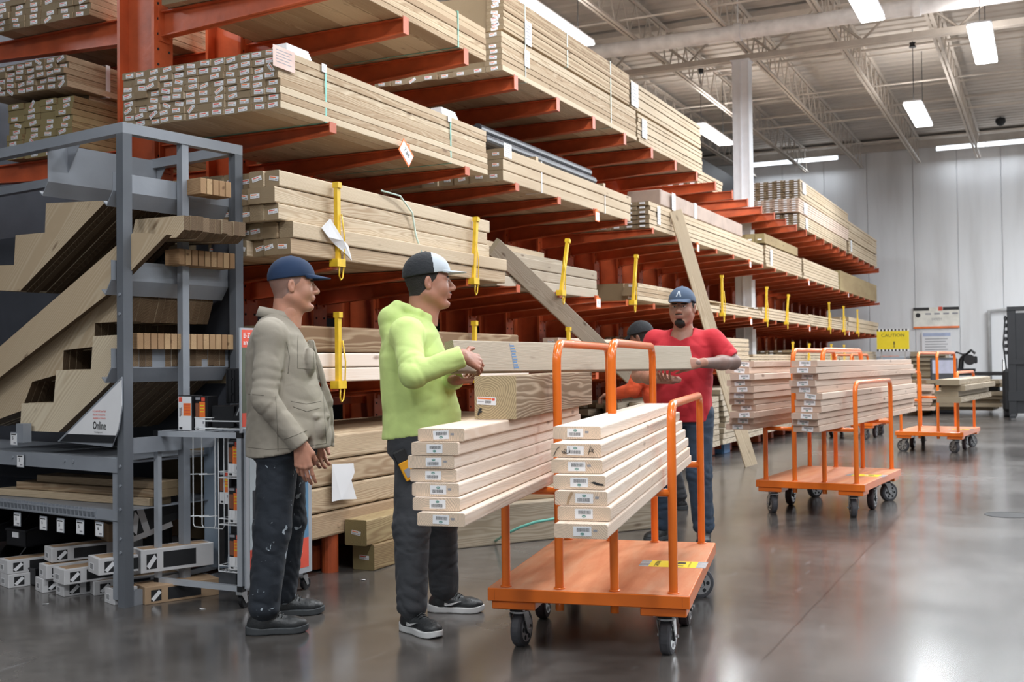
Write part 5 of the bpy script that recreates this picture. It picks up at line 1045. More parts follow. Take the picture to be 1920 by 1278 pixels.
# ---------------- people: each body is grown as one smooth surface
class Field:
    def __init__(s, lo, hi, h):
        s.lo = np.array(lo, float); s.h = h; s.n = np.ceil((np.array(hi)-s.lo)/h).astype(int)+1
        s.D = np.full(s.n, .2, np.float32)
    def win(s, a, b, m):
        i0 = np.clip(np.floor((np.minimum(a, b)-m-s.lo)/s.h).astype(int), 0, s.n-1); i1 = np.clip(np.ceil((np.maximum(a, b)+m-s.lo)/s.h).astype(int)+1, 1, s.n)
        sl = tuple(slice(int(p), int(q)) for p, q in zip(i0, i1))
        g = np.meshgrid(*[s.lo[k]+s.h*np.arange(sl[k].start, sl[k].stop) for k in range(3)], indexing='ij', sparse=True)
        return sl, g
    def comb(s, sl, d, k, sub=False):
        if d.size == 0: return
        A = s.D[sl]; d = np.broadcast_to(d, A.shape).astype(np.float32)
        if sub: d = -d; h = np.clip(.5+.5*(d-A)/k, 0, 1) if k else (d > A); s.D[sl] = (A*(1-h)+d*h+k*h*(1-h)) if k else np.maximum(A, d)
        else:
            if k: h = np.clip(.5+.5*(A-d)/k, 0, 1); s.D[sl] = A*(1-h)+d*h-k*h*(1-h)
            else: s.D[sl] = np.minimum(A, d)
    def cone(s, a, b, ra, rb, k=.02, sub=False, sq=None):
        a, b = np.array(a, float), np.array(b, float); m = max(ra, rb)+k+.03; sl, (x, y, z) = s.win(a, b, m); ba = b-a; L = (ba@ba) or 1e-9
        t = np.clip(((x-a[0])*ba[0]+(y-a[1])*ba[1]+(z-a[2])*ba[2])/L, 0, 1); dx, dy, dz = x-a[0]-t*ba[0], y-a[1]-t*ba[1], z-a[2]-t*ba[2]
        if sq: dx, dy, dz = dx/sq[0], dy/sq[1], dz/sq[2]
        s.comb(sl, np.sqrt(dx*dx+dy*dy+dz*dz)-(ra+(rb-ra)*t), k, sub)
    def ell(s, c, r, k=.02, sub=False, rot=None):
        c, r = np.array(c, float), np.array(r, float); mr = r.max() if rot is not None else r; sl, (x, y, z) = s.win(c-mr, c+mr, k+.03); x, y, z = x-c[0], y-c[1], z-c[2]
        if rot is not None:
            Rm = np.array(Matrix.Rotation(rot[1], 3, rot[0])).T; x, y, z = [Rm[i, 0]*x+Rm[i, 1]*y+Rm[i, 2]*z for i in range(3)]
        k0 = np.sqrt((x/r[0])**2+(y/r[1])**2+(z/r[2])**2); k1 = np.sqrt((x/r[0]**2)**2+(y/r[1]**2)**2+(z/r[2]**2)**2)+1e-9
        s.comb(sl, k0*(k0-1)/k1, k, sub)
    def loft(s, S, k=.03, p=2.3):
        S = np.array(S, float); z0, z1 = S[0, 0], S[-1, 0]; R_ = S[:, 3:].max()+.05
        lo = np.array([S[:, 1].min()-R_, S[:, 2].min()-R_, z0]); hi = np.array([S[:, 1].max()+R_, S[:, 2].max()+R_, z1]); sl, (x, y, z) = s.win(lo, hi, .03+k)
        f = lambda c: np.interp(z, S[:, 0], S[:, c])
        cx, cy, rx, ry = f(1), f(2), f(3), f(4); q = (np.abs((x-cx)/rx)**p+np.abs((y-cy)/ry)**p)**(1/p); d = (q-1)*np.minimum(rx, ry)*.95
        s.comb(sl, np.maximum(d, np.maximum(z0-z, z-z1)+d*0), k)
    def fold(s, amp, f=28, zone=None, seed=0):
        x, y, z = np.meshgrid(*[s.lo[k]+s.h*np.arange(s.n[k]) for k in range(3)], indexing='ij', sparse=True)
        w_ = np.sin(f*.55*x+1.7*np.sin(f*.5*y+seed)+seed)+np.sin(f*.35*y+2.1*np.sin(f*.31*z+seed*2))
        F_ = np.sin(f*(z*1.3+.5*x)+2.2*w_+seed)*.6+np.sin(f*1.9*(z*.8-.7*x+.3*y)+1.4*w_+seed*3)*.4
        F_ = 1-2*np.abs(F_)**.6
        g = 1 if zone is None else zone(x, y, z)
        s.D += (amp*F_*g).astype(np.float32)
    def nets(s):
        D = s.D; S_ = D < 0; c8 = [(i, j, k) for i in (0, 1) for j in (0, 1) for k in (0, 1)]; n = [q-1 for q in D.shape]
        cnt = sum(S_[i:i+n[0], j:j+n[1], k:k+n[2]].astype(np.int8) for i, j, k in c8); act = (cnt > 0) & (cnt < 8); idx = np.argwhere(act); ids = np.full(n, -1, np.int64); ids[act] = np.arange(len(idx))
        V = {c: D[idx[:, 0]+c[0], idx[:, 1]+c[1], idx[:, 2]+c[2]].astype(float) for c in c8}; acc = np.zeros((len(idx), 3)); cn = np.zeros(len(idx))
        for a in c8:
            for ax in range(3):
                if a[ax]: continue
                b = tuple(1 if q == ax else a[q] for q in range(3)); va, vb = V[a], V[b]; m_ = (va < 0) != (vb < 0); t = np.where(m_, va/(va-vb+1e-12), 0); p = np.array(a, float)[None, :].repeat(len(idx), 0); p[:, ax] += t; acc[m_] += p[m_]; cn[m_] += 1
        P = s.lo+s.h*(idx+acc/np.maximum(cn, 1)[:, None]); fs = []
        for ax in range(3):
            sa = [slice(None)]*3; sb = [slice(None)]*3; sa[ax] = slice(0, -1); sb[ax] = slice(1, None); A, B = S_[tuple(sa)], S_[tuple(sb)]
            e = np.argwhere(A != B); u, v = (ax+1) % 3, (ax+2) % 3; e = e[(e[:, u] > 0) & (e[:, v] > 0) & (e[:, u] < D.shape[u]-1) & (e[:, v] < D.shape[v]-1)]
            ins = A[e[:, 0], e[:, 1], e[:, 2]]; q = []
            for du, dv in ((1, 1), (0, 1), (0, 0), (1, 0)): g = e.copy(); g[:, u] -= du; g[:, v] -= dv; q.append(ids[g[:, 0], g[:, 1], g[:, 2]])
            q = np.array(q).T; q[~ins] = q[~ins][:, ::-1]; fs.append(q)
        F_ = np.concatenate(fs); F_ = F_[(F_ >= 0).all(1)]; return P, F_
def np_mesh(name, V, F_, mats, mi=None):
    me = bpy.data.meshes.new(name); me.from_pydata(V.tolist(), [], F_.tolist())
    for m in mats: me.materials.append(m)
    if mi is not None: me.polygons.foreach_set('material_index', np.asarray(mi, np.int32))
    me.polygons.foreach_set('use_smooth', [True]*len(me.polygons)); me.update(); return me
def skinmat(name, col, red=.5):
    m, nt, nd, ln, b = newmat(name); tc = N(nd, 'ShaderNodeTexCoord'); n = N(nd, 'ShaderNodeTexNoise'); n.inputs['Scale'].default_value = 14; n.inputs['Detail'].default_value = 6; ln.new(tc.outputs['Object'], n.inputs['Vector'])
    r = ramp(nd, [(.3, tuple(c*.82 for c in col)), (.7, (min(1, col[0]*1.12), col[1]*1.02, col[2]*1.0))]); ln.new(n.outputs['Fac'], r.inputs[0]); ln.new(r.outputs[0], b.inputs['Base Color']); b.inputs['Roughness'].default_value = .48
    b.inputs['Subsurface Weight'].default_value = .12; b.inputs['Subsurface Radius'].default_value = (1, .3, .15); b.inputs['Subsurface Scale'].default_value = .006
    n2 = N(nd, 'ShaderNodeTexNoise'); n2.inputs['Scale'].default_value = 160; ln.new(tc.outputs['Object'], n2.inputs['Vector']); bp = N(nd, 'ShaderNodeBump'); bp.inputs['Strength'].default_value = .12; bp.inputs['Distance'].default_value = .002; ln.new(n2.outputs['Fac'], bp.inputs['Height']); ln.new(bp.outputs[0], b.inputs['Normal']); return m
def cloth(name, col, rough=.85, splat=None, bump=.5, wr=9):
    m, nt, nd, ln, b = newmat(name); tc = N(nd, 'ShaderNodeTexCoord'); n = N(nd, 'ShaderNodeTexNoise'); n.inputs['Scale'].default_value = 7; n.inputs['Detail'].default_value = 6; ln.new(tc.outputs['Object'], n.inputs['Vector'])
    r = ramp(nd, [(.3, tuple(c*.85 for c in col)), (.72, tuple(min(1, c*1.1) for c in col))]); ln.new(n.outputs['Fac'], r.inputs[0]); out = r.outputs[0]
    if splat:
        v = N(nd, 'ShaderNodeTexNoise'); v.inputs['Scale'].default_value = 23; v.inputs['Detail'].default_value = 4; v.inputs['Distortion'].default_value = .8; ln.new(tc.outputs['Object'], v.inputs['Vector'])
        mr = N(nd, 'ShaderNodeMapRange'); mr.inputs[1].default_value = .665; mr.inputs[2].default_value = .69; ln.new(v.outputs['Fac'], mr.inputs[0]); mx = N(nd, 'ShaderNodeMix', data_type='RGBA'); mx.inputs[7].default_value = (*splat, 1); ln.new(mr.outputs[0], mx.inputs[0]); ln.new(out, mx.inputs[6]); out = mx.outputs[2]
    ln.new(out, b.inputs['Base Color']); b.inputs['Roughness'].default_value = rough; b.inputs['Sheen Weight'].default_value = .05
    mp = N(nd, 'ShaderNodeMapping'); mp.inputs['Scale'].default_value = (1, 1, 1.6); ln.new(tc.outputs['Object'], mp.inputs[0]); n2 = N(nd, 'ShaderNodeTexNoise'); n2.inputs['Scale'].default_value = wr; n2.inputs['Detail'].default_value = 1.5; n2.inputs['Distortion'].default_value = .4; ln.new(mp.outputs[0], n2.inputs['Vector'])
    n3 = N(nd, 'ShaderNodeTexNoise'); n3.inputs['Scale'].default_value = 220; ln.new(tc.outputs['Object'], n3.inputs['Vector']); ad = N(nd, 'ShaderNodeMath', operation='MULTIPLY_ADD'); ad.inputs[1].default_value = .04; ln.new(n3.outputs['Fac'], ad.inputs[0]); ln.new(n2.outputs['Fac'], ad.inputs[2])
    bp = N(nd, 'ShaderNodeBump'); bp.inputs['Strength'].default_value = bump; bp.inputs['Distance'].default_value = .03; ln.new(ad.outputs[0], bp.inputs['Height']); ln.new(bp.outputs[0], b.inputs['Normal']); return m
LIP = plain('lips', (.34, .14, .11), .45); BROW = plain('dark_hair', (.018, .014, .012), .75, bump=.6, bscale=250); EYEW = plain('eye_white', (.62, .58, .55), .2); IRIS = plain('iris', (.02, .012, .01), .15)
def head_field(fat=0., mouth=0., h=.003):
    f = Field((-.13, -.11, -.20), (.15, .11, .14), h); g = 1+fat
    f.ell((-.015, 0, .035), (.100, .078, .092), .01); f.ell((.030, 0, -.020), (.062, .062*g, .088), .03)
    f.ell((.01, 0, -.055), (.06, .060*g, .045), .03)
    for s in (-1, 1):
        f.cone((-.012, s*.052*g, -.050), (.058, s*.022, -.098), .020, .018, .025); f.ell((.056, s*.036*g, -.028), (.030, .026*g, .030), .02)
        f.cone((.078, s*.012, .026), (.066, s*.046, .024), .010, .011, .012); f.ell((.092, s*.031, .010), (.014, .017, .010), .012, sub=True)
        f.ell((.073, s*.031, .009), (.0135, .0145, .0125), .003)
        f.cone((.087, s*.022, .019), (.079, s*.045, .014), .0042, .004, .005); f.cone((.085, s*.022, .001), (.077, s*.044, .002), .0045, .004, .006)
        f.ell((.101, s*.0140, -.027), (.013, .0090, .0095), .006); f.ell((.103, s*.008, -.034), (.005, .004, .004), .003, sub=True)
        f.ell((-.010, s*(.074+.008), -.003), (.018, .008, .031), .006, rot=('Z', s*-.35)); f.ell((-.004, s*.0925, .001), (.0085, .009, .017), .003, sub=True, rot=('Z', s*-.35)); f.ell((-.004, s*.082, -.024), (.008, .006, .009), .004)
    f.cone((.084, 0, .020), (.111, 0, -.020), .0085, .0125, .008); f.ell((.111, 0, -.023), (.0130, .0130, .012), .006)
    f.ell((.082, 0, -.052), (.020, .028, .020), .015)
    f.cone((.094, -.016, -.0525), (.094, .016, -.0525), .0055, .0055, .005); f.cone((.099, -.006, -.0520), (.099, .006, -.0520), .005, .005, .005); f.cone((.093, -.014, -.0645-mouth), (.093, .014, -.0645-mouth), .0062, .0062, .005)
    f.cone((.105, -.016, -.0585-mouth*.5), (.105, .016, -.0585-mouth*.5), .0020+mouth*.5, .0020+mouth*.5, .002, sub=True)
    f.ell((.074, 0, -.096), (.024, .026, .021), .018); f.ell((.090, 0, -.078), (.012, .02, .006), .010, sub=True)
    f.cone((-.030, 0, -.03), (-.040, 0, -.20), .058, .064, .03); f.cone((.01, 0, -.09), (-.01, 0, -.20), .035, .045, .03)
    return f
def head_mats(P, F_, skin, stub=None, goatee=None, hairz=None, mouth=0):
    c = P[F_].mean(1); x, y, z = c.T; mi = np.zeros(len(c), int); ay = np.abs(y)
    mi[(x > .088) & (ay < .019) & (z < -.048) & (z > -.072-mouth)] = 1
    if mouth: mi[(x > .080) & (x < .0965) & (ay < .016) & (z < -.0555) & (z > -.0625-mouth)] = 2
    mi[(x > .066) & (ay > .013) & (ay < .049) & (z > .0245-.12*np.maximum(ay-.035, 0)) & (z < .0315)] = 2
    e = (x > .077) & (ay > .020) & (ay < .043) & (z > .0050) & (z < .0135); mi[e] = 3; mi[e & (np.abs(ay-.031) < .0055)] = 4
    if stub: mi[(mi == 0) & stub(x, ay, z)] = 5
    if goatee: mi[(mi != 1) & goatee(x, ay, z)] = 2
    return mi
def hand_field(curl=(.35, .4, .45, .5), bend=1.0, thumb=(.5, .3), h=.0026, fore=.0, fr=.03, spread=.05):
    f = Field((-.08-fore, -.075, -.13), (.215, .085, .07), h)     # wrist at origin, fingers to +x, thumb to +y, back of hand +z
    f.cone((-.008-fore, 0, 0), (0, 0, 0), fr-.003, .026, .02, sq=(1, 1.08, .82))
    base = [(.098, .033, .002), (.102, .011, .004), (.097, -.011, .002), (.088, -.031, -.002)]; ln_ = [(.042, .026, .021), (.046, .029, .022), (.043, .027, .021), (.034, .021, .019)]; rad = [.0095, .0098, .0092, .0082]
    for i, (b, l, r) in enumerate(zip(base, ln_, rad)):
        f.cone((.005, b[1]*.55, 0), b, .0165, .0120, .014); p = np.array(b); a = 0; yaw = (1.5-i)*spread
        f.ell(p+np.array([0, 0, .004]), (.010, .009, .008), .006)
        for j in range(3):
            a += curl[i]*(1.0, 1.25, .9)[j]*bend; d = np.array([math.cos(a)*math.cos(yaw), math.cos(a)*math.sin(yaw), -math.sin(a)]); q = p+d*l[j]; f.cone(p, q, r*(1-.07*j), r*(.95-.09*j), .0035); p = q
    f.cone((.015, .02, -.008), (.045, .042, -.014), .019, .015, .014); t0 = np.array((.045, .042, -.014)); a, c = thumb
    d1 = np.array([math.cos(a)*.9, math.sin(a), -c]); d1 /= np.linalg.norm(d1); t1 = t0+d1*.036; f.cone(t0, t1, .0135, .0112, .006); d2 = np.array([math.cos(a-.5)*.95, math.sin(a-.5), -c*1.3]); d2 /= np.linalg.norm(d2); f.cone(t1, t1+d2*.028, .0112, .0088, .004)
    f.ell((.05, 0, -.022), (.035, .028, .010), .012, sub=True)
    return f
def basis(xd, zd):
    x = Vector(xd).normalized(); z = Vector(zd); z = (z-x*z.dot(x)).normalized(); y = z.cross(x); return np.array([x, y, z]).T
def xf(P, Bm, o, mirror=False, s=1.0):
    Q = P.copy()*s
    if mirror: Q[:, 1] *= -1
    return Q@Bm.T+np.array(o)
def cap_parts(root, Bm, o, s, mats, front=None, logo=None, tilt=-.10, brimc=None, flatb=0.0):
    f = Field((-.14, -.11, -.02), (.13, .11, .16), .003); f.ell((-.014, 0, .042), (.110, .089, .104), 0); f.ell((.015, 0, .05), (.085, .083, .085), .01)
    x, y, z = np.meshgrid(*[f.lo[k]+f.h*np.arange(f.n[k]) for k in range(3)], indexing='ij', sparse=True)
    cut = (.040+.10*x*0+.14*x)-z; f.D = np.maximum(f.D, cut.astype(np.float32)); inner = f.D*0+9
    P, F_ = f.nets(); c = P[F_].mean(1); mi = np.zeros(len(c), int)
    if front: mi[front(c[:, 0], c[:, 1], c[:, 2])] = 1
    mi[np.abs(c[:, 2]-(.040+.14*c[:, 0])) < .0018] = 0
    if logo: mi[logo(c[:, 0], c[:, 1], c[:, 2])] = 2
    me = np_mesh('cap', xf(P, Bm, o, s=s), F_, mats, mi); cp = place('cap', me, parent=root)
    mb = MB(); nu, nv = 18, 8; top = []; 
    for layer in (0, 1):
        for i in range(nu+1):
            th = -1.25+2.5*i/nu
            for j in range(nv+1):
                t = j/nv; bx = .015+.086*math.cos(th*.98); by = .080*math.sin(th*.98)*1.03; ex = .170*math.cos(th*.62)**.9 if abs(th) < 1.25 else .0; ox = bx+(.075+.0)*t*max(0, math.cos(th*1.2))**.55*1.0; oy = by*(1-.10*t)
                zz = .058-.50*(oy**2)*(3.0-flatb)*t-.022*t*(1-flatb)+(.0 if layer else -.0035)+.012*(1-t)*0
                mb.v.append((ox, oy, zz))
    W_ = nv+1; n1 = (nu+1)*W_
    for i in range(nu):
        for j in range(nv):
            a = i*W_+j; mb.f.append((a, a+1, a+W_+1, a+W_)); mb.f.append((n1+a, n1+a+W_, n1+a+W_+1, n1+a+1))
    for i in range(nu): a = i*W_+nv; mb.f.append((a, n1+a, n1+a+W_, a+W_))
    for i in (0, nu):
        for j in range(nv): a = i*W_+j; mb.f.append((a, a+1, n1+a+1, n1+a) if i else (a, n1+a, n1+a+1, a+1))
    V = xf(np.array(mb.v), Bm, o, s=s); me = np_mesh('brim', V, np.array(mb.f), [brimc or mats[0]]); place('brim', me, parent=cp)
    b = place('button', np_mesh('button', *(lambda g: (xf(g[0], Bm, o, s=s), g[1]))(((lambda q: (q.ell((-.014, 0, .146), (.007, .007, .004), 0), q.nets())[1])(Field((-.03, -.02, .13), (.01, .02, .16), .002)))), [mats[0]]), parent=cp)
    return cp
def shoe(root, ank, yaw, mu, ms, L=.29, name='shoe', swoosh=None):
    f = Field((-.10, -.07, -.005), (.25, .07, .15), .0035); k_ = L/.29
    f.ell((-.025, 0, .045), (.052, .036, .045), .01); f.cone((-.01, 0, .10), (-.015, 0, .05), .040, .042, .02); f.cone((.0, 0, .055), (.12, .004, .035), .040, .040, .03, sq=(1, .95, .9)); f.ell((.135, .002, .038), (.062, .046, .032), .02)
    x, y, z = np.meshgrid(*[f.lo[k]+f.h*np.arange(f.n[k]) for k in range(3)], indexing='ij', sparse=True)
    f.D = np.maximum(f.D, (.012-z).astype(np.float32)); f.cone((.03, 0, .095), (.09, 0, .068), .012, .010, .012); P, F_ = f.nets()
    Rz = np.array(Matrix.Rotation(yaw, 3, 'Z')); o = np.array((ank[0], ank[1], 0)); tr = lambda Q: (Q*np.array([k_, 1, 1]))@Rz.T+o
    c = P[F_].mean(1); mi = np.zeros(len(c), int)
    sh_ = place(name, np_mesh(name, tr(P), F_, [mu, ms], mi), parent=root)
    g = Field((-.10, -.07, -.006), (.25, .07, .06), .0035); g.ell((-.022, 0, .02), (.062, .042, .5), 0); g.ell((.125, .002, .02), (.078, .050, .5), .0); g.cone((-.02, 0, .02), (.12, 0, .02), .038, .046, .02, sq=(1, 1, 9))
    x, y, z = np.meshgrid(*[g.lo[k]+g.h*np.arange(g.n[k]) for k in range(3)], indexing='ij', sparse=True); zt_ = .030+.010*np.clip((-x)/.08, 0, 1)+.008*np.clip((x-.15)/.05, 0, 1)
    g.D = np.maximum(np.maximum(g.D, (z-zt_).astype(np.float32)), (.001+.012*np.clip((x-.15)/.05, 0, 1)**2-z).astype(np.float32)); P, F_ = g.nets(); place('sole', np_mesh('sole', tr(P), F_, [ms]), parent=sh_)
    if swoosh:
        for s in (-1, 1):
            mb = MB(); mb.prism([tuple(tr(np.array([[a, s*(.030+.012*min(1, max(0, a+.03)/.06)), b]]))[0]) for a, b in ((.095, .062), (.045, .040), (.018, .036), (.002, .046), (.002, .066), (.012, .052), (.030, .047), (.06, .053))], tuple(np.array(Matrix.Rotation(yaw, 3, 'Z'))@np.array([0, s*.006, 0])), ms); mb.build('swoosh_mark', ms, sh_)
    mb = MB()
    for i in range(5):
        t = i/4; x_ = .035+.06*t; z_ = .112-.034*t; mb.tube([tuple(tr(np.array([[x_, -.022, z_-.012]]))[0]), tuple(tr(np.array([[x_+.006, 0, z_]]))[0]), tuple(tr(np.array([[x_+.012, .022, z_-.012]]))[0])], .0028, 6)
    mb.build('laces', mu, sh_, smooth=True)
def person(label, px, py, d, yaw, J, skin, top, pants, group=None, shoes=(None, None), headyaw=0, headtilt=0, fat=.0, mouth=0., hs=1.0, stub=None, goatee=None, short=False, hands=None, topname='shirt', foldA=.003, foldP=.0042, neck_cut=None):
    g0 = at(px, py, d=d); base = Vector((g0.x, g0.y, 0)); Mw = Matrix.Translation(base)@Matrix.Rotation(yaw, 4, 'Z'); Mi = Mw.inverted(); res_ = lambda p: tuple(Mi@p) if isinstance(p, Vector) else tuple(p)
    J = {k: (res_(v) if isinstance(v, Vector) else v) for k, v in J.items()}
    # core body
    f = Field((-.34, -.55, .05), (.50, .55, 1.62), .011)
    S = np.array(J['torso'], float); Sb = S.copy(); Sb[:, 3:] -= .025; Sb[S[:, 0] < .95, 3:] -= .06; f.loft(Sb, .02); nb = J['neck']; hp = J['head']; f.cone(nb, (hp[0]-.03, hp[1], hp[2]-.12), .062, .058, .03); f.cone((nb[0]+.03, nb[1], nb[2]-.07), (hp[0]-.02, hp[1], hp[2]-.11), .060, .050, .03)
    for s_ in ('r', 'l'):
        f.cone((nb[0], nb[1], nb[2]-.03), J['sh_'+s_], .032, .040, .03); f.cone(J['sh_'+s_], J['el_'+s_], .050, .040, .02)
        if not short: f.cone(J['el_'+s_], J['wr_'+s_], .038, .026, .02)
        f.cone(J['hip_'+s_], J['kn_'+s_], .078, .052, .03); f.cone(J['kn_'+s_], J['an_'+s_], .048, .036, .03); f.cone(J['an_'+s_], (J['an_'+s_][0], J['an_'+s_][1], .06), .036, .036, .02)
    P, F_ = f.nets(); Vs, Fs, Ms = [P], [F_], [np.zeros(len(F_), int)]; off = len(P)
    def addm(P, F_, mi):
        nonlocal off
        Vs.append(P); Fs.append(F_+off); Ms.append(mi); off += len(P)
    hf = head_field(fat, mouth); hP, hF = hf.nets(); hmi = head_mats(hP, hF, skin, stub, goatee, None, mouth)
    HB = basis((math.cos(headyaw)*math.cos(headtilt), math.sin(headyaw)*math.cos(headtilt), math.sin(headtilt)), (-math.sin(headtilt), 0, 1)); addm(xf(hP, HB, hp, s=hs), hF, hmi)
    for s_ in ('r', 'l'):
        hd_ = hands[s_]; kw = dict(hd_['f']); fl = hd_.get('fore', 0); q = hand_field(fore=fl, **kw); P, F_ = q.nets(); Bm = basis(hd_['x'], hd_['z'])
        if (s_ == 'l') != hd_.get('flip', False): P2 = xf(P, Bm, J['wr_'+s_], mirror=True); F_ = F_[:, ::-1]
        else: P2 = xf(P, Bm, J['wr_'+s_])
        addm(P2, F_, np.zeros(len(F_), int))
        if short:     # bare forearm blended up to the elbow in the same skin
            a, b = np.array(J['el_'+s_]), np.array(J['wr_'+s_]); lo = np.minimum(a, b)-.09; hi = np.maximum(a, b)+.09; q = Field(lo, hi, .005); q.cone(a, a+(b-a)*.35, .046, .045, .01); q.cone(a+(b-a)*.3, b, .045, .0275, .03); su = np.array(J['sh_'+s_]); q.cone(a, a+(su-a)*.3, .044, .048, .03); P, F_ = q.nets(); addm(P, F_, np.full(len(F_), 6 if s_ == 'l' else 0))
    V = np.concatenate(Vs); F_ = np.concatenate(Fs); mi = np.concatenate(Ms)
    stm = J.get('stubm') or BROW; me = np_mesh('person', V, F_, [skin, LIP, BROW, EYEW, IRIS, stm, J.get('tattoo') or skin], mi); root = place('person', me, base, (0, 0, yaw)); tag(root, label, 'person', group)
    # top
    f = Field((-.36, -.56, .70), (.52, .56, 1.58), .0075); f.loft(S, .02); nb2 = np.array(nb); hp2 = np.array(hp)
    for s_ in ('r', 'l'):
        sh, el, wr = (np.array(J[k+s_]) for k in ('sh_', 'el_', 'wr_'))
        f.cone((nb2[0]-.02, nb2[1]*.5+sh[1]*.25, nb2[2]-.035), sh, .055, .066, .05); f.cone(sh, el, .070, .058, .03); f.ell(sh, (.07, .065, .07), .03)
        if short: pass
        else: f.cone(el, el+(wr-el)*.98, .056, .047, .02)
    if short:
        f = Field((-.36, -.56, .70), (.52, .56, 1.58), .0075)
        for s_ in ('r', 'l'):
            sh, el = (np.array(J[k+s_]) for k in ('sh_', 'el_')); f.cone((nb2[0]-.02, nb2[1]*.5+sh[1]*.25, nb2[2]-.035), sh, .055, .066, .05); f.cone(sh, sh+(el-sh)*.86, .072, .068, .03)
            n_ = (el-sh)/np.linalg.norm(el-sh); x, y, z = np.meshgrid(*[f.lo[k]+f.h*np.arange(f.n[k]) for k in range(3)], indexing='ij', sparse=True); c_ = sh+(el-sh)*.84
            pl = (x-c_[0])*n_[0]+(y-c_[1])*n_[1]+(z-c_[2])*n_[2]; near = ((x-c_[0])**2+(y-c_[1])**2+(z-c_[2])**2) < .16**2; f.D = np.where(near, np.maximum(f.D, pl), f.D).astype(np.float32)
        f.loft(S, .02)
    if J.get('extra'): J['extra'](f)
    f.fold(foldA, 15, J.get('zone'), J.get('seed', 1)); x, y, z = np.meshgrid(*[f.lo[k]+f.h*np.arange(f.n[k]) for k in range(3)], indexing='ij', sparse=True)
    for s_ in ('r', 'l'):
        sh, el, wr = (np.array(J[k+s_]) for k in ('sh_', 'el_', 'wr_'))
        if not short:
            n_ = (wr-el)/np.linalg.norm(wr-el); c_ = el+(wr-el)*1.0; pl = (x-c_[0])*n_[0]+(y-c_[1])*n_[1]+(z-c_[2])*n_[2]; f.D = np.where(((x-c_[0])**2+(y-c_[1])**2+(z-c_[2])**2) < .075**2, np.maximum(f.D, pl), f.D).astype(np.float32)
        for a_, b_, fr_, am in ((sh, el, (.35, 1.05), .0022), (el, wr, (-.05, .6), .0024)):
            ba = b_-a_; L2 = ba@ba; t = ((x-a_[0])*ba[0]+(y-a_[1])*ba[1]+(z-a_[2])*ba[2])/L2; dx, dy, dz = x-a_[0]-t*ba[0], y-a_[1]-t*ba[1], z-a_[2]-t*ba[2]; rr = np.sqrt(dx*dx+dy*dy+dz*dz)
            g_ = np.exp(-(np.maximum(rr-.06, 0)/.02)**2)*np.clip((t-fr_[0])/.2, 0, 1)*np.clip((fr_[1]-t)/.25, 0, 1); ph = t*math.sqrt(L2)*115+1.6*np.sin(14*dx+9*dz+am*100)+1.9*np.sin(17*dy+11*dx+t*9)+1.2*np.sin(31*dz-19*dx); f.D += (am*g_*(1-2*np.abs(np.sin(ph*.5))**.8)).astype(np.float32)
    f.D = np.maximum(f.D, (J['hem'](x, y) if callable(J['hem']) else J['hem'])-z).astype(np.float32)
    if neck_cut: neck_cut(f, x, y, z)
    P, F_ = f.nets(); c = P[F_].mean(1); mi = np.zeros(len(c), int); tm = J.get('topmi')
    if tm: mi = tm(*c.T)
    top_o = place(topname, np_mesh(topname, P, F_, top, mi), parent=root)
    # trousers
    f = Field((-.36, -.36, .04), (.40, .40, 1.05), .008); S0 = S[0]; wz = J.get('waist', .96)
    f.loft([(.80, S0[1]*.5-.01, 0, S0[3]*.80, S0[4]*.86), (wz, S0[1]*.8-.005, 0, S0[3]*.80, S0[4]*.80)], .03)
    for s_ in ('r', 'l'):
        hi_, kn, an = (np.array(J[k+s_]) for k in ('hip_', 'kn_', 'an_')); f.cone(hi_, kn, .100, .083, .04); f.cone(kn, an+np.array([0, 0, .02]), .082, .071, .03); f.ell(hi_+np.array([-.05, 0, .0]), (.07, .075, .08), .04)
    zn = lambda x, y, z: .35+.9*np.clip((.42-z)/.3, 0, 1)+.5*np.exp(-((z-.48)/.07)**2)
    f.fold(foldP, 30, zn, 4+J.get('seed', 1)); x, y, z = np.meshgrid(*[f.lo[k]+f.h*np.arange(f.n[k]) for k in range(3)], indexing='ij', sparse=True)
    f.D = np.maximum(f.D, np.maximum(.055-z, z-wz)).astype(np.float32); P, F_ = f.nets(); place('trousers', np_mesh('trousers', P, F_, [pants]), parent=root)
    for s_ in ('r', 'l'): shoe(root, J['an_'+s_], J['toe_'+s_], shoes[0], shoes[1], J.get('shoeL', .29), swoosh=J.get('swoosh'))
    return root, HB, hp, base, Mw
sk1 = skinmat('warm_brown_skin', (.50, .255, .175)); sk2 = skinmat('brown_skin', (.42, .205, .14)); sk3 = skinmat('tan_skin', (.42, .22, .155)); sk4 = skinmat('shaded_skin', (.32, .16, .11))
stubm = skinmat('shaved_hair_skin', (.27, .16, .125)); tatt = skinmat('tattooed_skin', (.235, .155, .13)); navy = cloth('navy_cap_cloth', (.007, .026, .075), bump=.08); capw = cloth('pale_grey_cap_cloth', (.52, .57, .62), bump=.05); capb = cloth('black_cap_mesh', (.018, .02, .024), bump=.15, wr=60)
jack = cloth('khaki_jacket_cloth', (.335, .298, .245), bump=.28, wr=9); neon = cloth('lime_jersey', (.62, .78, .27), .8, bump=.28, wr=7); redc = cloth('red_jersey', (.55, .022, .035), bump=.35, wr=7); jeans = cloth('dark_jeans', (.012, .017, .026), splat=(.35, .40, .45)); wpants = cloth('charcoal_trousers', (.045, .048, .055)); bjeans = cloth('blue_jeans', (.03, .05, .085)); capd = cloth('blue_grey_cap_cloth', (.07, .105, .17), bump=.1)
shb = plain('black_leather', (.022, .024, .026), .45, bump=.3, bscale=60); shs = plain('grey_black_rubber', (.05, .055, .06), .6); shw = plain('white_rubber', (.62, .62, .62), .5)
def azi(px): return TH+PI/2-math.atan((px-960)/FOC)
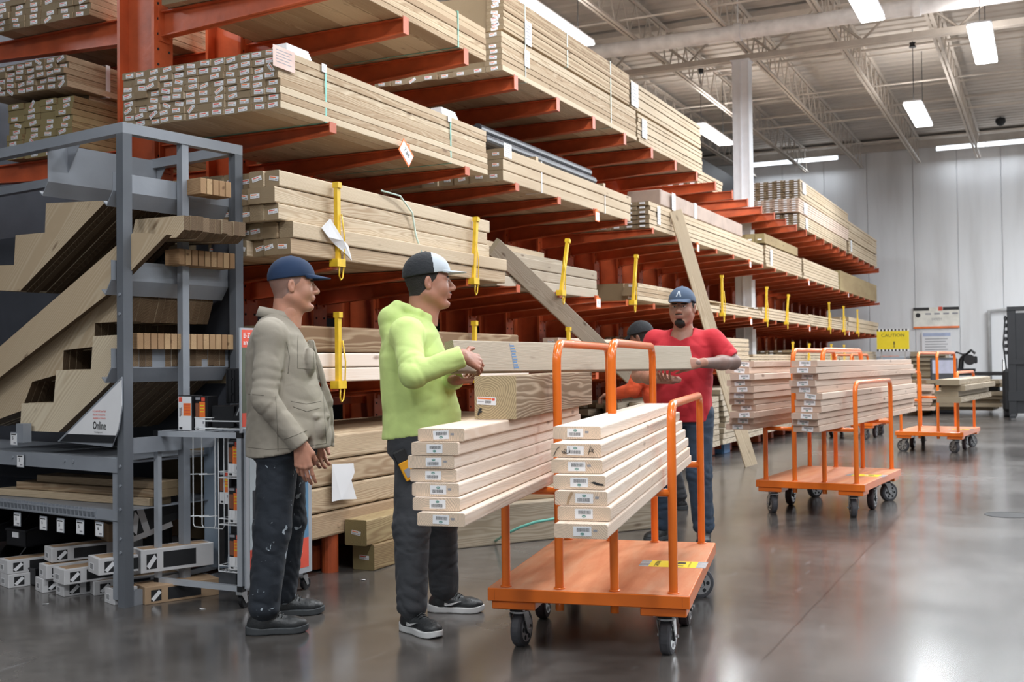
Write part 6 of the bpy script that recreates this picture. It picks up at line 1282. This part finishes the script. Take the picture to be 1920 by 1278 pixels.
# --- man in khaki jacket
y1 = azi(530)-PI/2
def ex1(f):
    # pockets, placket, cuffs, waist seam
    f.ell((.13, -.115, 1.24), (.030, .055, .070), .006); f.ell((.175, -.13, .93), (.035, .06, .065), .010); f.cone((.155, -.17, .985), (.205, -.09, .985), .020, .020, .008, sq=(1, 1, .8))
    f.cone((.135, 0, 1.36), (.225, 0, 1.05), .014, .016, .012); f.cone((.225, 0, 1.05), (.235, 0, .84), .016, .014, .012)
    f.ell((.13, .115, 1.24), (.030, .055, .070), .006); f.ell((.175, .13, .93), (.035, .06, .065), .010)
def cut1(f, x, y, z): d = np.sqrt(((x+.0)/1.15)**2+(y/.95)**2)-.060-np.clip((z-1.40)*.15, -.01, .03); f.D = np.maximum(f.D, np.where(z > 1.415, -d-.0, -1)).astype(np.float32); dv = np.sqrt((x-.13)**2+(y)**2+(z-1.40)**2)-.055; f.D = np.maximum(f.D, -dv).astype(np.float32)
J1 = dict(torso=[(.78, .030, 0, .200, .232), (.90, .032, 0, .200, .225), (1.02, .030, 0, .190, .205), (1.16, .0, 0, .168, .195), (1.28, -.012, 0, .155, .195), (1.37, -.02, 0, .125, .175), (1.43, -.02, 0, .085, .11), (1.46, -.02, 0, .06, .07)], neck=(-.02, 0, 1.43), head=(.060, 0, 1.602),
    sh_r=(-.045, -.185, 1.365), el_r=(-.075, -.245, 1.075), wr_r=(.085, -.245, .862), sh_l=(-.03, .185, 1.365), el_l=(-.01, .25, 1.08), wr_l=(.150, .225, .865),
    hip_r=(-.01, -.095, .87), kn_r=(-.045, -.13, .47), an_r=(-.085, -.165, .10), hip_l=(.01, .095, .87), kn_l=(.03, .14, .47), an_l=(.0, .20, .10), toe_r=0.0, toe_l=-.02, hem=lambda x, y: .818+.02*np.sin(9*x), waist=.92, extra=ex1, stubm=stubm, seed=1)
hairl = lambda x, ay, z: (z > -.060+1.0*np.maximum(0, x+.050)) & (x < .018+.45*z) & (z < .09) & ((ay < .081) | (x < -.03) | (z > .03))
stub1 = hairl
rt, HB, hp, bs, Mw1 = person('man in khaki jacket and blue cap with paint spattered jeans, standing sideways by the display', 530, 1100, 5.245, y1, J1, sk1, [jack, plain('jacket_seam', (.16, .145, .115), .9)], jeans, shoes=(shb, shs), hs=1.0, stub=stub1, fat=.08, headtilt=-.02,
    hands={'r': dict(f=dict(curl=(.22, .28, .32, .38), thumb=(.15, .55), spread=.03), x=(.12, .0, -1), z=(-.35, -1, 0)), 'l': dict(f=dict(curl=(.5, .5, .5, .5), thumb=(.3, .6)), x=(.25, 0, -1), z=(-.2, 1, 0))}, topname='jacket', foldA=.0026, neck_cut=cut1)
cap_parts(rt, HB, hp, 1.0, [navy, navy, M['tagwhite']], logo=lambda x, y, z: (x > .070) & (np.abs(y) < .020) & (z > .085) & (z < .118) & ((np.abs(y-.4*(z-.1)) < .005) | (np.abs(y+.4*(z-.1)) < .005)), flatb=.35)
from mathutils.bvhtree import BVHTree
def seams(obj, Mw, paths, m, r=.0016, name='seam', lift=.0):
    bv = BVHTree.FromPolygons([Mw@v.co for v in obj.data.vertices], [tuple(p.vertices) for p in obj.data.polygons]); Mi = Mw.inverted(); mb = MB()
    for path in paths:
        out = []
        for (x0, y0), (x1, y1) in zip(path[:-1], path[1:]):
            n = max(2, int(math.hypot(x1-x0, y1-y0)/4))
            for k in range(n+1):
                px, py = x0+(x1-x0)*k/n, y0+(y1-y0)*k/n; D = ray(px, py).normalized(); hit = bv.ray_cast(Vector((0, 0, CAMH)), D)
                if hit[0] is not None: q = Mi@(hit[0]+hit[1]*lift)
                if hit[0] is not None and (not out or .001 < (q-out[-1]).length): 
                    if out and (q-out[-1]).length > .05:
                        if len(out) > 1: mb.tube(out, r, 5, m)
                        out = []
                    out.append(q)
        if len(out) > 1: mb.tube(out, r, 5, m)
    if mb.v: mb.build(name, None, obj, smooth=True)
top1 = [c for c in kids(rt) if c.name.startswith('jacket')][0]
sm = plain('jacket_seam_thread', (.20, .178, .145), .9)
seams(top1, Mw1, [[(559, 628), (558, 640), (558, 690), (589, 692), (588, 640)], [(465, 738), (495, 741)], [(545, 752), (575, 757), (602, 752)], [(549, 762), (575, 771), (601, 764)], [(464, 838), (500, 842), (560, 840), (612, 830)], [(517, 742), (520, 800), (521, 846)], [(583, 622), (596, 690), (606, 740), (609, 790), (612, 830)], [(537, 640), (543, 670), (540, 700)], [(533, 823), (556, 815), (576, 806)]], sm, .0018)
mb = MB()
for k, (a_, zt, zb_, rr) in enumerate([(0, 0, 0, 0)]):
    n = 22; ring = []
    for i in range(n+1):
        a = -2.55+5.1*i/n; c_, s_ = math.cos(a+PI), math.sin(a+PI); back = .5-.5*math.cos(a+PI)
        for r_, z in ((.068, 1.428+.030*back), (.064, 1.462+.038*back), (.069, 1.466+.038*back), (.082, 1.432+.028*back)): ring.append((-.022+r_*1.12*c_*-1*-1, r_*1.0*s_, z))
    mb.add(ring, [(i*4+j, (i+1)*4+j, (i+1)*4+j+1, i*4+j+1) for i in range(n) for j in range(3)])
co_ = mb.build('collar', jack, top1, smooth=True); md = co_.modifiers.new('thickness', 'SOLIDIFY'); md.thickness = .004
# --- man in lime shirt
y2 = azi(790)-PI/2+.02
g2 = at(790, 1100, d=5.25); Bw = Matrix.Translation((g2.x, g2.y, 0))@Matrix.Rotation(y2, 4, 'Z'); 
# the carried board
pa, pb = at(846, 669, d=5.02), at(1291, 671.5, d=7.12); dd = pb-pa; bw, bt = .148, .05
meb = board_mesh(bt, bw, dd.length, M['grey_wood']); bo = place('carried_board', meb, pa); tag(bo, 'long grey board carried level between the man in lime and the man in red', 'board'); q = dd.to_track_quat('Y', 'Z'); bo.rotation_mode = 'QUATERNION'; bo.rotation_quaternion = q@Matrix.Rotation(R(-12), 3, 'Y').to_quaternion()
mb = MB()
for k in range(9): mb.box(bt/2+.0002, bt/2+.0006, .46+.002*(k % 2), .50-.004*(k % 3), -.06+.0135*k, -.052+.0135*k, M['blue'])
mb.box(bt/2+.0002, bt/2+.0006, .455, .458, -.065, .065, M['blue']); mb.build('grade_stamp', parent=bo)
f1 = dd.normalized(); wr2 = pa+f1*.10+Vector((0, 0, .005)); side_v = Vector((f1.y, -f1.x, 0)).normalized()   # side of the board turned to the camera
hl = Bw.inverted()
wrR = hl@(at(868, 667, d=4.93)); wrL = hl@(at(852, 712, d=5.12)); fl = (Bw.inverted().to_3x3()@f1); sv = (Bw.inverted().to_3x3()@side_v)
def ex2(f):
    for a0 in range(9):
        a, b = -2.6+a0*.65, -2.6+(a0+1)*.65
        pa_ = (-.025-.078*-math.cos(a)*1.0+.0, .085*math.sin(a), 1.472-.035*math.cos(a)); pb_ = (-.025+.078*math.cos(b), .085*math.sin(b), 1.472-.035*math.cos(b)); pa_ = (-.025+.078*math.cos(a), .085*math.sin(a), 1.472-.035*math.cos(a)); f.cone(pa_, pb_, .021, .021, .015)
    f.ell((-.115, 0, 1.45), (.075, .10, .055), .03); f.ell((-.14, 0, 1.40), (.05, .09, .06), .03)
def cut2(f, x, y, z): d = np.sqrt(((x+.012)/1.0)**2+(y/.98)**2)-.060; f.D = np.maximum(f.D, np.where(z > 1.45, -d, -1)).astype(np.float32)
J2 = dict(torso=[(.84, .0, 0, .182, .215), (.92, .008, 0, .186, .205), (1.0, .010, 0, .185, .195), (1.12, -.01, 0, .175, .195), (1.26, -.03, 0, .160, .20), (1.37, -.035, 0, .13, .18), (1.43, -.03, 0, .09, .12), (1.46, -.03, 0, .06, .07)], neck=(-.03, 0, 1.44), head=(.050, 0, 1.610),
    sh_r=(-.06, -.19, 1.365), el_r=(-.035, -.36, 1.175), wr_r=tuple(wrR), sh_l=(-.04, .19, 1.365), el_l=(.06, .22, 1.12), wr_l=tuple(wrL),
    hip_r=(-.02, -.10, .87), kn_r=(-.045, -.13, .47), an_r=(-.045, -.17, .10), hip_l=(.0, .10, .87), kn_l=(.10, .16, .47), an_l=(.115, .22, .10), toe_r=-.95, toe_l=-.25, hem=lambda x, y: .875+.025*np.sin(7*x+1)-.02*(x > .1), waist=.95, extra=ex2, stubm=BROW, seed=2,
    swoosh=lambda x, y, z: (np.abs(z-(.035+.45*np.maximum(x-.0, 0)**1.3+.012)) < .007) & (x > -.02) & (x < .10) & (np.abs(y) > .032))
stub2 = lambda x, ay, z: hairl(x, ay, z) | ((x > .085) & (ay < .024) & (z < -.040) & (z > -.0485)) | ((x > .085) & (x < .1) & (ay < .012) & (z < -.078) & (z > -.09))
rt2, HB2, hp2_, bs2, Mw2 = person('man in lime hooded shirt and black and grey cap holding the carried board', 790, 1100, 5.25, y2, J2, sk2, [neon], wpants, shoes=(shb, shw), hs=1.03, stub=stub2, fat=.16, mouth=.004, headyaw=.05,
    hands={'r': dict(f=dict(curl=(.42, .46, .5, .55), thumb=(.9, -.1), spread=.06), x=tuple(fl*.75+sv*.15+Vector((0, 0, -.25))), z=tuple(sv*.9+Vector((0, 0, .5)))), 'l': dict(f=dict(curl=(.5, .55, .55, .6), thumb=(.6, .3)), x=tuple(fl), z=tuple(sv*-.2+Vector((0, 0, -1))))}, topname='hooded_shirt', foldA=.0026, neck_cut=cut2)
cap_parts(rt2, HB2, hp2_, 1.03, [capb, capw, M['tagwhite']], front=lambda x, y, z: x > .012+.12*(.10-z), brimc=capw, flatb=.75, logo=lambda x, y, z: (x > .075) & (np.abs(y) < .008) & (z > .098) & (z < .115))
mb = MB(); T = Matrix.Translation((-.085, -.178, .79))@Matrix.Rotation(R(-25), 4, 'Y'); mb.box(-.03, .03, -.035, .0, -.035, .045, M['blackmat'], T, bev=.006)
yo = plain('orange_yellow_plastic', (.80, .36, .02), .4); mb.box(-.026, .026, -.042, -.033, -.10, -.01, yo, T, bev=.004); mb.box(-.014, .014, -.044, -.042, -.085, -.045, M['greyink'], T); mb.box(.02, .075, -.040, -.028, -.045, -.015, yo, T, bev=.004)
mb.build('tape_measure', parent=rt2)
# --- man in red
y3 = azi(1285)+PI-.20
g3 = at(1285, 900, d=7.5); B3 = Matrix.Translation((g3.x, g3.y, 0))@Matrix.Rotation(y3, 4, 'Z'); i3 = B3.inverted(); f3 = i3.to_3x3()@(-f1); s3 = i3.to_3x3()@side_v
w3l = i3@(at(1306, 681, d=7.10)); w3r = i3@(at(1262, 712, d=7.08))
def cut3(f, x, y, z): d = np.sqrt(((x+.0)/1.05)**2+(y/1.0)**2)-.066; v = (z-(1.405-.45*np.clip(.09-np.abs(y), 0, .09)*(x > .0))); f.D = np.maximum(f.D, np.where((v > 0) & (z > 1.34), -d+.0*z, -1)).astype(np.float32); f.D = np.where((x > .02) & (v > 0) & (np.abs(y) < .075) & (z > 1.36), np.maximum(f.D, .01), f.D).astype(np.float32)
J3 = dict(torso=[(.80, .0, 0, .14, .185), (.92, .01, 0, .150, .188), (1.05, .005, 0, .148, .188), (1.2, .0, 0, .145, .20), (1.33, -.01, 0, .130, .205), (1.40, -.015, 0, .10, .16), (1.45, -.02, 0, .065, .085)], neck=(-.015, 0, 1.42), head=(.03, 0, 1.585),
    sh_r=(-.01, -.20, 1.37), el_r=(-.02, -.32, 1.13), wr_r=tuple(w3r), sh_l=(-.01, .20, 1.37), el_l=(.0, .335, 1.215), wr_l=tuple(w3l),
    hip_r=(.0, -.10, .87), kn_r=(.02, -.145, .47), an_r=(-.08, -.185, .10), hip_l=(.0, .10, .87), kn_l=(.03, .10, .47), an_l=(.0, .12, .10), toe_r=-.35, toe_l=.15, hem=.82, waist=.95, stubm=BROW, seed=3, tattoo=tatt)
goat = lambda x, ay, z: (((z+.103)/.030)**2+(ay/.036)**2 < 1) & (x > .045) | ((x > .085) & (ay < .024) & (z < -.038) & (z > -.046))
stub3 = hairl
rt3, HB3, hp3, bs3, Mw3 = person('man in red T-shirt and blue cap holding the far end of the carried board', 1285, 900, 7.5, y3, J3, sk3, [redc], bjeans, shoes=(shb, shs), hs=1.02, stub=stub3, goatee=goat, fat=.12, short=True, headyaw=-.02, headtilt=-.02,
    hands={'l': dict(f=dict(curl=(.35, .4, .42, .45), thumb=(.9, .1)), fore=.05, x=tuple(f3*.5+i3.to_3x3()@(-cr0)*.8+Vector((0, 0, -.15))), z=tuple(s3+Vector((0, 0, .3)))), 'r': dict(f=dict(curl=(.5, .55, .55, .6)), fore=.05, x=tuple(f3), z=(0, 0, -1))}, topname='t_shirt', foldA=.0032, neck_cut=cut3)
cap_parts(rt3, HB3, hp3, 1.02, [capd, capd, capw], flatb=.2, logo=lambda x, y, z: (x > .075) & (z > .075) & (z < .115) & (np.abs(np.abs(y)-.35*(.115-z)) < .004))
# --- fourth man, mostly hidden behind the man in red
vest = cloth('orange_vest', (.75, .10, .03)); y4 = azi(1240)-PI/2+.5
J4 = dict(torso=[(.80, .0, 0, .14, .17), (.95, .02, 0, .15, .18), (1.1, .05, 0, .15, .18), (1.22, .08, 0, .14, .18), (1.30, .10, 0, .10, .14), (1.34, .11, 0, .06, .07)], neck=(.11, 0, 1.30), head=(.20, 0, 1.42), sh_r=(.08, -.18, 1.25), el_r=(.16, -.22, 1.0), wr_r=(.36, -.16, .96), sh_l=(.08, .18, 1.25), el_l=(.18, .22, 1.0), wr_l=(.38, .14, .96),
    hip_r=(-.04, -.09, .85), kn_r=(.02, -.11, .46), an_r=(-.06, -.13, .10), hip_l=(-.04, .09, .85), kn_l=(.05, .11, .46), an_l=(.0, .13, .10), toe_r=0, toe_l=.1, hem=.82, waist=.93, stubm=BROW, seed=5)
hh = dict(f=dict(curl=(.5, .5, .5, .5)), x=(1, 0, -.1), z=(0, 0, 1))
rt4, HB4, hp4, bs4, Mw4 = person('man in dark cap and orange vest bending behind the man in red', 1246, 800, 9.1, y4+PI-.9, J4, sk4, [vest], wpants, shoes=(shb, shs), hands={'r': hh, 'l': hh}, stub=stub2, headtilt=-.35, topname='vest')
cap_parts(rt4, HB4, hp4, 1.02, [capb, capb, M['tagwhite']])
